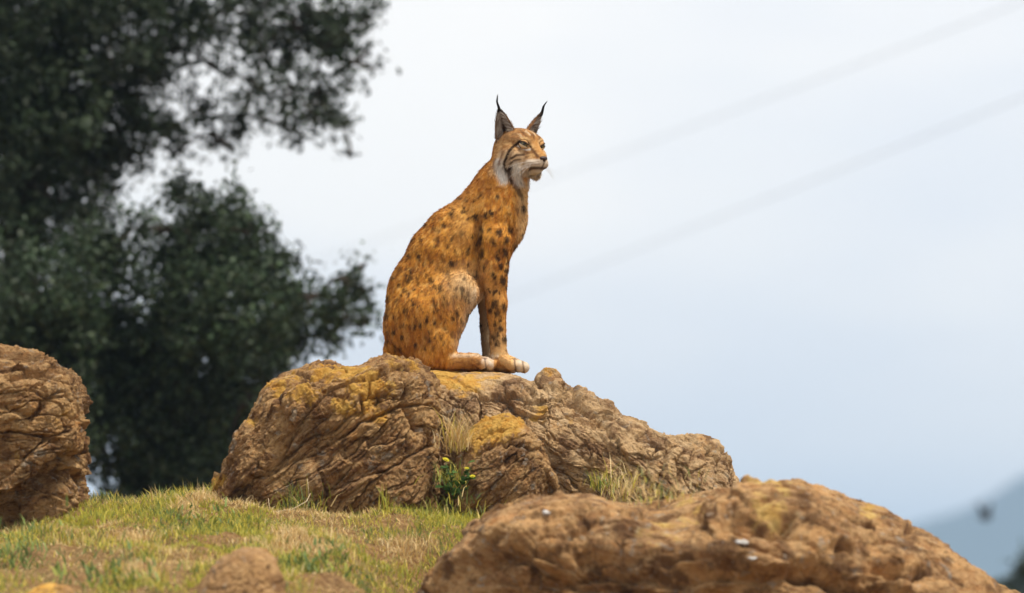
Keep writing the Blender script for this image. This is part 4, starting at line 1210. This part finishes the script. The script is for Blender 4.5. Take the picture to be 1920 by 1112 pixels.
# dead stalks leaning on the cracked boulder
def stalk(label, pts, r0, seed):
    p = np.array([P(*q) for q in pts])
    v, f = tube(p, np.linspace(r0, r0 * 0.5, len(p)), 6)
    o = mesh_obj('dry_stalk', v - p[0], f, M_straw); o.location = p[0]
    tag(o, label, 'stalk', 'dead stalks by the cracked boulder')
M_straw = plain('dead_straw', (0.60, 0.48, 0.30), 0.8, 0.2, 0.2, 60)
stalk('short upright dead stalk standing by the bushy green tuft', [(579, 935, 19.36), (578, 915, 19.35), (576, 898, 19.34)], 0.0026, 1)
stalk('long bent dead stalk lying over the grass below the cracked boulder', [(500, 962, 19.28), (548, 955, 19.26), (575, 940, 19.28), (582, 925, 19.32)], 0.002, 2)
stalk('thin dead stalk poking up at the left foot of cracked boulder', [(506, 962, 19.30), (505, 950, 19.30), (503, 934, 19.30)], 0.002, 3)

# flowering weed in the cleft
weed = empty('flowering_weed', tuple(P(850, 935, 19.38)))
tag(weed, 'dark green leafy weed with three yellow flowers in the cleft between boulders', 'weed')
def leafshape(c, u, w, n, L, Wd):
    t = np.linspace(0, 1, 6)
    wdt = Wd * np.sin(np.clip(t * 0.95 + 0.03, 0, 1) * math.pi) ** 0.7
    mid = c + np.outer(t * L, u) - np.outer(0.25 * L * t * t, n) * 0.5
    v = np.concatenate([mid - np.outer(wdt, w) + np.outer(wdt * 0.3, n), mid, mid + np.outer(wdt, w) + np.outer(wdt * 0.3, n)])
    k = np.arange(5)
    f = np.vstack([np.stack([k, k + 6, k + 7, k + 1], 1), np.stack([k + 6, k + 12, k + 13, k + 7], 1)])
    return v, f
wr2 = np.random.default_rng(55)
stems = [(850, 935, 19.38, 836, 868, 19.36), (852, 935, 19.38, 876, 876, 19.37), (854, 935, 19.38, 884, 893, 19.36), (850, 935, 19.38, 842, 905, 19.33)]
for sx0, sy0, Y0, sx1, sy1, Y1 in stems:
    a, b_ = P(sx0, sy0, Y0), P(sx1, sy1, Y1)
    mid = (a + b_) / 2 + np.array((0.006, -0.01, 0.006))
    v, f = tube(np.array([a, mid, b_]), [0.003, 0.0025, 0.002], 6)
    mesh_obj('stem', rel(v, weed), f, M_grass, weed, colors=np.tile((0.10, 0.16, 0.04), (len(v), 1)))
for k in range(34):
    s_ = stems[k % 4]
    t = wr2.uniform(0.2, 0.95)
    c0 = P(s_[0] + (s_[3] - s_[0]) * t + wr2.normal(0, 5), s_[1] + (s_[4] - s_[1]) * t + wr2.normal(0, 5), s_[2] - 0.015)
    u = np.array((wr2.normal(0, 0.8), -0.5 + wr2.normal(0, 0.3), wr2.normal(0.15, 0.4))); u /= np.linalg.norm(u)
    w = np.cross(u, (0, -0.5, 1.0)); w /= np.linalg.norm(w); n = np.cross(w, u); n *= np.sign(n[2] + 1e-6)
    v, f = leafshape(c0, u, w, n, wr2.uniform(0.025, 0.045), wr2.uniform(0.009, 0.016))
    mesh_obj('leaf', rel(v, weed), f, M_grass, weed, colors=np.tile(np.array((0.07, 0.14, 0.03)) * wr2.uniform(0.6, 1.5), (len(v), 1)))
for fx, fy, fr_ in ((836, 862, 0.014), (875, 878, 0.009), (886, 893, 0.011)):
    c0 = P(fx, fy, 19.33)
    pv, pf = [], []
    off = 0
    ax = np.array((wr2.normal(0, 0.3), -0.45, 0.9)); ax /= np.linalg.norm(ax)
    e1 = np.cross(ax, (1, 0, 0)); e1 /= np.linalg.norm(e1); e2 = np.cross(ax, e1)
    for ring, (np_, tilt) in enumerate(((11, 0.15), (8, 0.5))):
        for k in range(np_):
            an = 2 * math.pi * k / np_ + ring * 0.3
            u = (e1 * math.cos(an) + e2 * math.sin(an)) * math.cos(tilt) + ax * math.sin(tilt)
            w = np.cross(u, ax); w /= np.linalg.norm(w)
            v, f = leafshape(c0, u, w, ax, fr_ * (1 - 0.25 * ring), fr_ * 0.26)
            pv.append(v); pf.append(f + off); off += len(v)
    v = np.vstack(pv)
    mesh_obj('flower', rel(v, weed), np.vstack(pf), M_petal, weed, colors=np.tile((0.62, 0.54, 0.03), (len(v), 1)))

# ------------------------------------------------------------------ trees
LEAFC = np.array([(0.018, 0.027, 0.014), (0.026, 0.036, 0.020), (0.036, 0.046, 0.026), (0.014, 0.020, 0.012), (0.040, 0.044, 0.030)])
def leaves(centres, size, seed, updir=0.35, tint=1.0):
    """folded diamond leaves: two triangles each"""
    r = np.random.default_rng(seed); n = len(centres)
    u = r.normal(size=(n, 3)); u[:, 2] -= 0.25; u /= np.linalg.norm(u, axis=1)[:, None]
    nn = r.normal(size=(n, 3)); nn[:, 2] += updir * 2; w = np.cross(u, nn); w /= np.linalg.norm(w, axis=1)[:, None]
    n2 = np.cross(w, u)
    L = (size * r.uniform(0.7, 1.3, n))[:, None]
    hw = L * 0.26
    a = centres - u * L * 0.5; b_ = centres + u * L * 0.5
    m = centres - u * L * 0.06
    v = np.stack([a, m + w * hw + n2 * hw * 0.35, b_, m - w * hw + n2 * hw * 0.35], 1).reshape(-1, 3)
    k = np.arange(n)[:, None] * 4
    f = np.vstack([k + np.array([[0, 1, 2]]), k + np.array([[0, 2, 3]])])
    c = LEAFC[r.integers(0, len(LEAFC), n)] * np.array((0.80, 0.95, 0.80)) * r.uniform(0.7, 1.35, n)[:, None] * tint
    return v, f, np.repeat(c, 4, 0)
def bez(a, b_, sag, n=7):
    t = np.linspace(0, 1, n)[:, None]
    m = (a + b_) / 2 + sag
    return (1 - t) ** 2 * a + 2 * t * (1 - t) * m + t ** 2 * b_
def tree(name, label, trunk, clumps, Y, per, leaf, seed, depth=0.9, tint=1.0, sub=9):
    r = np.random.default_rng(seed)
    pts = np.array([P(x, y, yy) for x, y, yy in trunk])
    gz = ground_z(np.array([pts[0, 0]]), np.array([pts[0, 1]]))[0]
    foot = np.array((pts[0, 0], pts[0, 1], gz - 0.15))
    root = empty(name, tuple(foot))
    tag(root, label, 'tree')
    tr = np.vstack([foot, pts])
    t0 = np.linspace(0, 1, len(tr)); t1 = np.linspace(0, 1, 26)
    trs = np.stack([np.interp(t1, t0, tr[:, k]) for k in range(3)], 1)
    trs[1:-1] += r.normal(0, 0.012, (24, 3))
    rad = np.interp(t1, [0, 0.06, 0.5, 1], [0.20, 0.14, 0.09, 0.03])
    v, f = tube(trs, rad, 10)
    mesh_obj('trunk', rel(v, root), f, M_bark, root)
    nodes = [trs[k] for k in range(8, 26)]
    nrad = [rad[k] for k in range(8, 26)]
    cl = []
    for (x, y, rp, den) in clumps:
        yy = Y + r.uniform(-depth, depth) * 0.8
        cl.append((P(x, y, yy), rp * yy / FPX, den))
    order = sorted(range(len(cl)), key=lambda k: min(np.linalg.norm(cl[k][0] - n_) for n_ in nodes))
    cen, dark = [], []
    for k in order:
        c, rr, den = cl[k]
        dd = [np.linalg.norm(c - n_) + 0.6 * max(0, n_[2] - c[2]) for n_ in nodes]
        j = int(np.argmin(dd))
        a = nodes[j]
        ra = min(nrad[j] * 0.7, 0.05)
        br = bez(a, c, np.array((0, 0, 0.12 * np.linalg.norm(c - a))) + r.normal(0, 0.05, 3), 9)
        rb = np.linspace(ra, 0.010, 9)
        v, f = tube(br, rb, 7)
        parts_b = [(v, f)]
        for q in (3, 5, 7, 8):
            nodes.append(br[q]); nrad.append(rb[q])
        # twigs and leaf sprays through the volume of the clump
        ns = max(6, int(sub * (rr / 0.22) ** 2 * den))
        tips = c + np.clip(r.normal(0, 1, (ns, 3)), -1.7, 1.7) * np.array((0.52, 0.62, 0.50)) * rr
        for tp in tips[: min(ns, 16)]:
            tw = bez(br[r.integers(4, 9)], tp, r.normal(0, 0.02, 3), 4)
            parts_b.append(tube(tw, np.linspace(0.006, 0.002, 4), 4, False))
        v, f = join(parts_b)
        mesh_obj('limb', rel(v, root), f, M_bark, root)
        ctint = r.uniform(0.75, 1.3)
        nl = int(per * (rr / 0.22) ** 2 * den / ns) + 1
        for tp in tips:
            sp = 0.055 * r.uniform(0.7, 1.5)
            ax = r.normal(0, 1, 3); ax[2] -= 0.35; ax /= np.linalg.norm(ax)
            q = tp + np.outer(np.clip(r.normal(0, 1, nl), -1.7, 1.7) * sp * 1.25, ax) + np.clip(r.normal(0, 1, (nl, 3)), -1.7, 1.7) * sp * 0.55
            cen.append(q); dark.append(np.full(nl, ctint * r.uniform(0.65, 1.45)))
    cen = np.vstack(cen)
    v, f, c = leaves(cen, np.full(len(cen), leaf), seed + 1, tint=tint * np.concatenate(dark)[:, None])
    o = mesh_obj('crown', rel(v, root), f, M_leaf, root, smooth=False, colors=c)
    o['kind'] = 'stuff'
    return root, len(cen)
UP = [(60, 60, 150, 1.2), (60, 200, 150, 1.2), (-120, 80, 190, 1), (-140, 300, 190, 1), (-100, -150, 200, .8), (120, -140, 190, .8), (330, -120, 130, .7), (500, -90, 100, .7), (640, -70, 80, .7),
      (200, 50, 110, 1.1), (300, 30, 70, 1), (230, 170, 85, 1.1), (200, 265, 75, 1), (110, 300, 110, 1.1), (60, 420, 100, 1.1), (130, 390, 60, .9), (280, 110, 55, .9),
      (345, 90, 45, .7), (400, 30, 60, .9), (480, 30, 55, .9), (560, 35, 55, .9), (630, 25, 50, .9), (690, 30, 28, .7), (600, 85, 38, .8), (540, 105, 42, .8), (485, 90, 35, .6),
      (555, 165, 45, .8), (615, 180, 40, .8), (635, 130, 32, .8), (595, 222, 32, .8), (545, 240, 24, .7), (455, 215, 38, .8), (385, 195, 38, .8), (330, 245, 36, .8), (290, 235, 40, .9),
      (405, 262, 22, .7), (436, 282, 13, .6), (640, 235, 18, .6), (654, 290, 9, .5), (690, 95, 14, .6), (702, 130, 9, .5), (500, 175, 32, .7), (430, 140, 30, .6), (250, 290, 40, .8), (330, 290, 20, .6), (640, 70, 30, .8)]
tree('oak_tree', 'tall dark evergreen oak whose upper boughs reach out over the paler crown', [(20, 700, 29.6), (40, 450, 29.5), (90, 250, 29.4), (130, 80, 29.4), (160, -100, 29.4)], UP, 29.4, 1450, 0.042, 401, 0.6, 1.0, 34)
LO = [(90, 560, 115, 1.1), (50, 660, 120, 1.1), (-100, 600, 150, 1), (-120, 800, 150, 1), (195, 480, 70, 1), (340, 362, 38, .8), (395, 395, 46, .9), (450, 395, 38, .8), (330, 470, 70, 1), (250, 430, 32, .7),
      (430, 480, 70, 1.1), (478, 440, 34, .8), (500, 520, 60, 1.1), (540, 565, 44, 1), (420, 600, 105, 1.2), (300, 620, 125, 1.2), (200, 700, 130, 1.2), (480, 650, 66, 1.1), (540, 640, 38, 1),
      (600, 600, 40, .9), (640, 560, 36, .9), (678, 545, 26, .8), (690, 600, 18, .7), (625, 630, 24, .8), (570, 560, 30, .8), (80, 790, 110, 1), (300, 780, 125, 1.2), (400, 760, 105, 1.2), (500, 720, 52, 1), (470, 790, 60, 1),
      (250, 880, 80, 1.0), (350, 880, 85, 1.1), (430, 850, 55, 1), (684, 495, 9, .6), (140, 620, 70, 1), (560, 640, 30, .9), (655, 590, 28, .8), (530, 760, 50, 1), (300, 960, 80, 1), (420, 930, 60, 1)]
tree('oak_tree', 'bushy grey-green oak with a rounded crown rising behind the boulders', [(300, 930, 28.0), (310, 800, 28.0), (330, 650, 28.0), (345, 520, 28.0), (350, 430, 28.0)], LO, 27.8, 2300, 0.038, 431, 0.6, 1.5, 54)
RB = [(1930, 1090, 34, 1), (1960, 1050, 40, 1), (1900, 1120, 30, .9), (1990, 1110, 60, 1), (1925, 1140, 50, 1), (1880, 1135, 25, .7), (2050, 1080, 60, 1), (1990, 1170, 80, 1), (1915, 1062, 12, .6)]
tree('small_tree', 'dark green treetop showing beyond the low end of the broad tan boulder', [(1985, 1300, 44.0), (1985, 1220, 44.0), (1985, 1120, 44.0)], RB, 44.0, 420, 0.06, 461, 0.4, 1.3)

# ------------------------------------------------------------------ power line
def pole(label, px, Y, tops):
    x = P(px, 600, Y)[0]
    gz = float(ground_z(np.array([x]), np.array([Y]))[0])
    zt = max(tops) + 0.5
    root = empty('utility_pole', (x, Y, gz)); tag(root, label, 'utility pole', 'poles of the power line')
    v, f = tube(np.array([(x, Y, gz - 0.5), (x, Y, (gz + zt) / 2), (x, Y, zt)]), [0.15, 0.12, 0.10], 12)
    mesh_obj('post', rel(v, root), f, M_pole, root)
    for z in tops:
        v, f = tube(np.array([(x - 0.5, Y - 0.14, z - 0.22), (x + 0.5, Y - 0.14, z - 0.22)]), [0.05, 0.05], 4)
        mesh_obj('crossarm', rel(v, root), f, M_pole, root)
        v, f = tube(np.array([(x, Y - 0.14, z - 0.2), (x, Y - 0.14, z - 0.12), (x, Y - 0.14, z - 0.07), (x, Y - 0.14, z)]), [0.03, 0.055, 0.03, 0.05], 10)
        mesh_obj('insulator', rel(v, root), f, M_ceramic, root)
    return x, Y - 0.14
yn, yf = 60.0, 112.0
zn = [P(2300, -140, yn)[2], P(2300, 31, yn)[2]]; zf = [P(320, 581, yf)[2], P(320, 789, yf)[2]]
pn = pole('wooden utility pole at the near end of the overhead cables', 2300, yn, zn)
pf_ = pole('wooden utility pole at the far end of the overhead cables', 320, yf, zf)
for k, lab in enumerate(('upper overhead cable crossing the pale sky', 'lower overhead cable crossing the pale sky')):
    a = np.array((pn[0], pn[1], zn[k])); b_ = np.array((pf_[0], pf_[1], zf[k]))
    t = np.linspace(0, 1, 60)[:, None]
    pts = a + (b_ - a) * t; pts[:, 2] -= 0.12 * (4 * t * (1 - t))[:, 0]
    v, f = tube(pts, 0.0042, 6)
    o = mesh_obj('power_cable', v - a, f, M_wire); o.location = a
    tag(o, lab, 'cable', 'overhead power cables')

# ------------------------------------------------------------------ small dark bird in flight
bc = P(1848, 972, 56.0)
bird = empty('bird', tuple(bc)); tag(bird, 'small dark bird flying before the hazy blue hill', 'bird')
sx = np.linspace(-0.10, 0.10, 14)
prof = 0.034 * np.sqrt(np.clip(1 - ((sx + 0.01) / 0.112) ** 2, 0.02, 1))
bpts = np.stack([sx, 0 * sx, 0.02 * (sx / 0.1) ** 2], 1)
v, f = tube(bpts, prof, 10)
hv_, hq_ = sphere((0.095, 0, 0.032), (0.026, 0.022, 0.023), 12, 8)
kv, kf = tube(np.array([(0.115, 0, 0.032), (0.138, 0, 0.027)]), [0.008, 0.001], 6)
bv, bf = join([(v, f), (hv_, [hq_]), (kv, kf)])
mesh_obj('body', bv, bf, M_bird, bird)
tv = np.array([(-0.085, -0.016, 0.012), (-0.085, 0.016, 0.012), (-0.16, 0.034, 0.02), (-0.16, -0.034, 0.02), (-0.085, -0.014, 0.018), (-0.085, 0.014, 0.018), (-0.16, 0.033, 0.024), (-0.16, -0.033, 0.024)])
mesh_obj('tail', tv, np.array([(0, 1, 2, 3), (7, 6, 5, 4), (0, 4, 5, 1), (1, 5, 6, 2), (2, 6, 7, 3), (3, 7, 4, 0)]), M_bird, bird, smooth=False)
for sg in (-1, 1):
    tw = np.linspace(0, 1, 8)
    le = np.stack([0.045 - 0.05 * tw ** 2, sg * (0.015 + 0.085 * tw), 0.02 + 0.17 * tw ** 0.9], 1)
    te = np.stack([-0.045 - 0.035 * tw ** 2 + 0.03 * tw ** 6, sg * (0.015 + 0.085 * tw), 0.018 + 0.165 * tw ** 0.9], 1)
    th = np.array((0, 0.004 * sg, -0.004))
    wv = np.vstack([le, te, le + th, te + th]); k = np.arange(7)
    wf = np.vstack([np.stack([k, k + 1, k + 9, k + 8], 1), np.stack([k + 24, k + 25, k + 17, k + 16], 1), np.stack([k, k + 16, k + 17, k + 1], 1), np.stack([k + 8, k + 9, k + 25, k + 24], 1)])
    mesh_obj('wing', wv, wf, M_bird, bird)
bird.rotation_euler = (0, 0, math.radians(-60))
bird.scale = (0.85, 0.85, 0.85)

# ------------------------------------------------------------------ air
def box(name, lo, hi, mat):
    x0, y0, z0 = lo; x1, y1, z1 = hi
    v = np.array([(x, y, z) for x in (x0, x1) for y in (y0, y1) for z in (z0, z1)])
    f = np.array([(0, 1, 3, 2), (4, 6, 7, 5), (0, 4, 5, 1), (2, 3, 7, 6), (0, 2, 6, 4), (1, 5, 7, 3)])
    return mesh_obj(name, v, f, mat, smooth=False)
mh, th_ = material('haze_air')
oh = th_.nodes.new('ShaderNodeOutputMaterial')
pv = th_.nodes.new('ShaderNodeVolumePrincipled')
pv.inputs['Color'].default_value = (0.53, 0.73, 0.97, 1)
pv.inputs['Density'].default_value = 3.7e-4
pv.inputs['Anisotropy'].default_value = 0.0
th_.links.new(pv.outputs[0], oh.inputs['Volume'])
hz = box('haze', (-6100, -260, -60), (6100, 6100, 86), mh)
tag(hz, 'pale blue haze veiling the far hill', 'haze', kind='stuff')
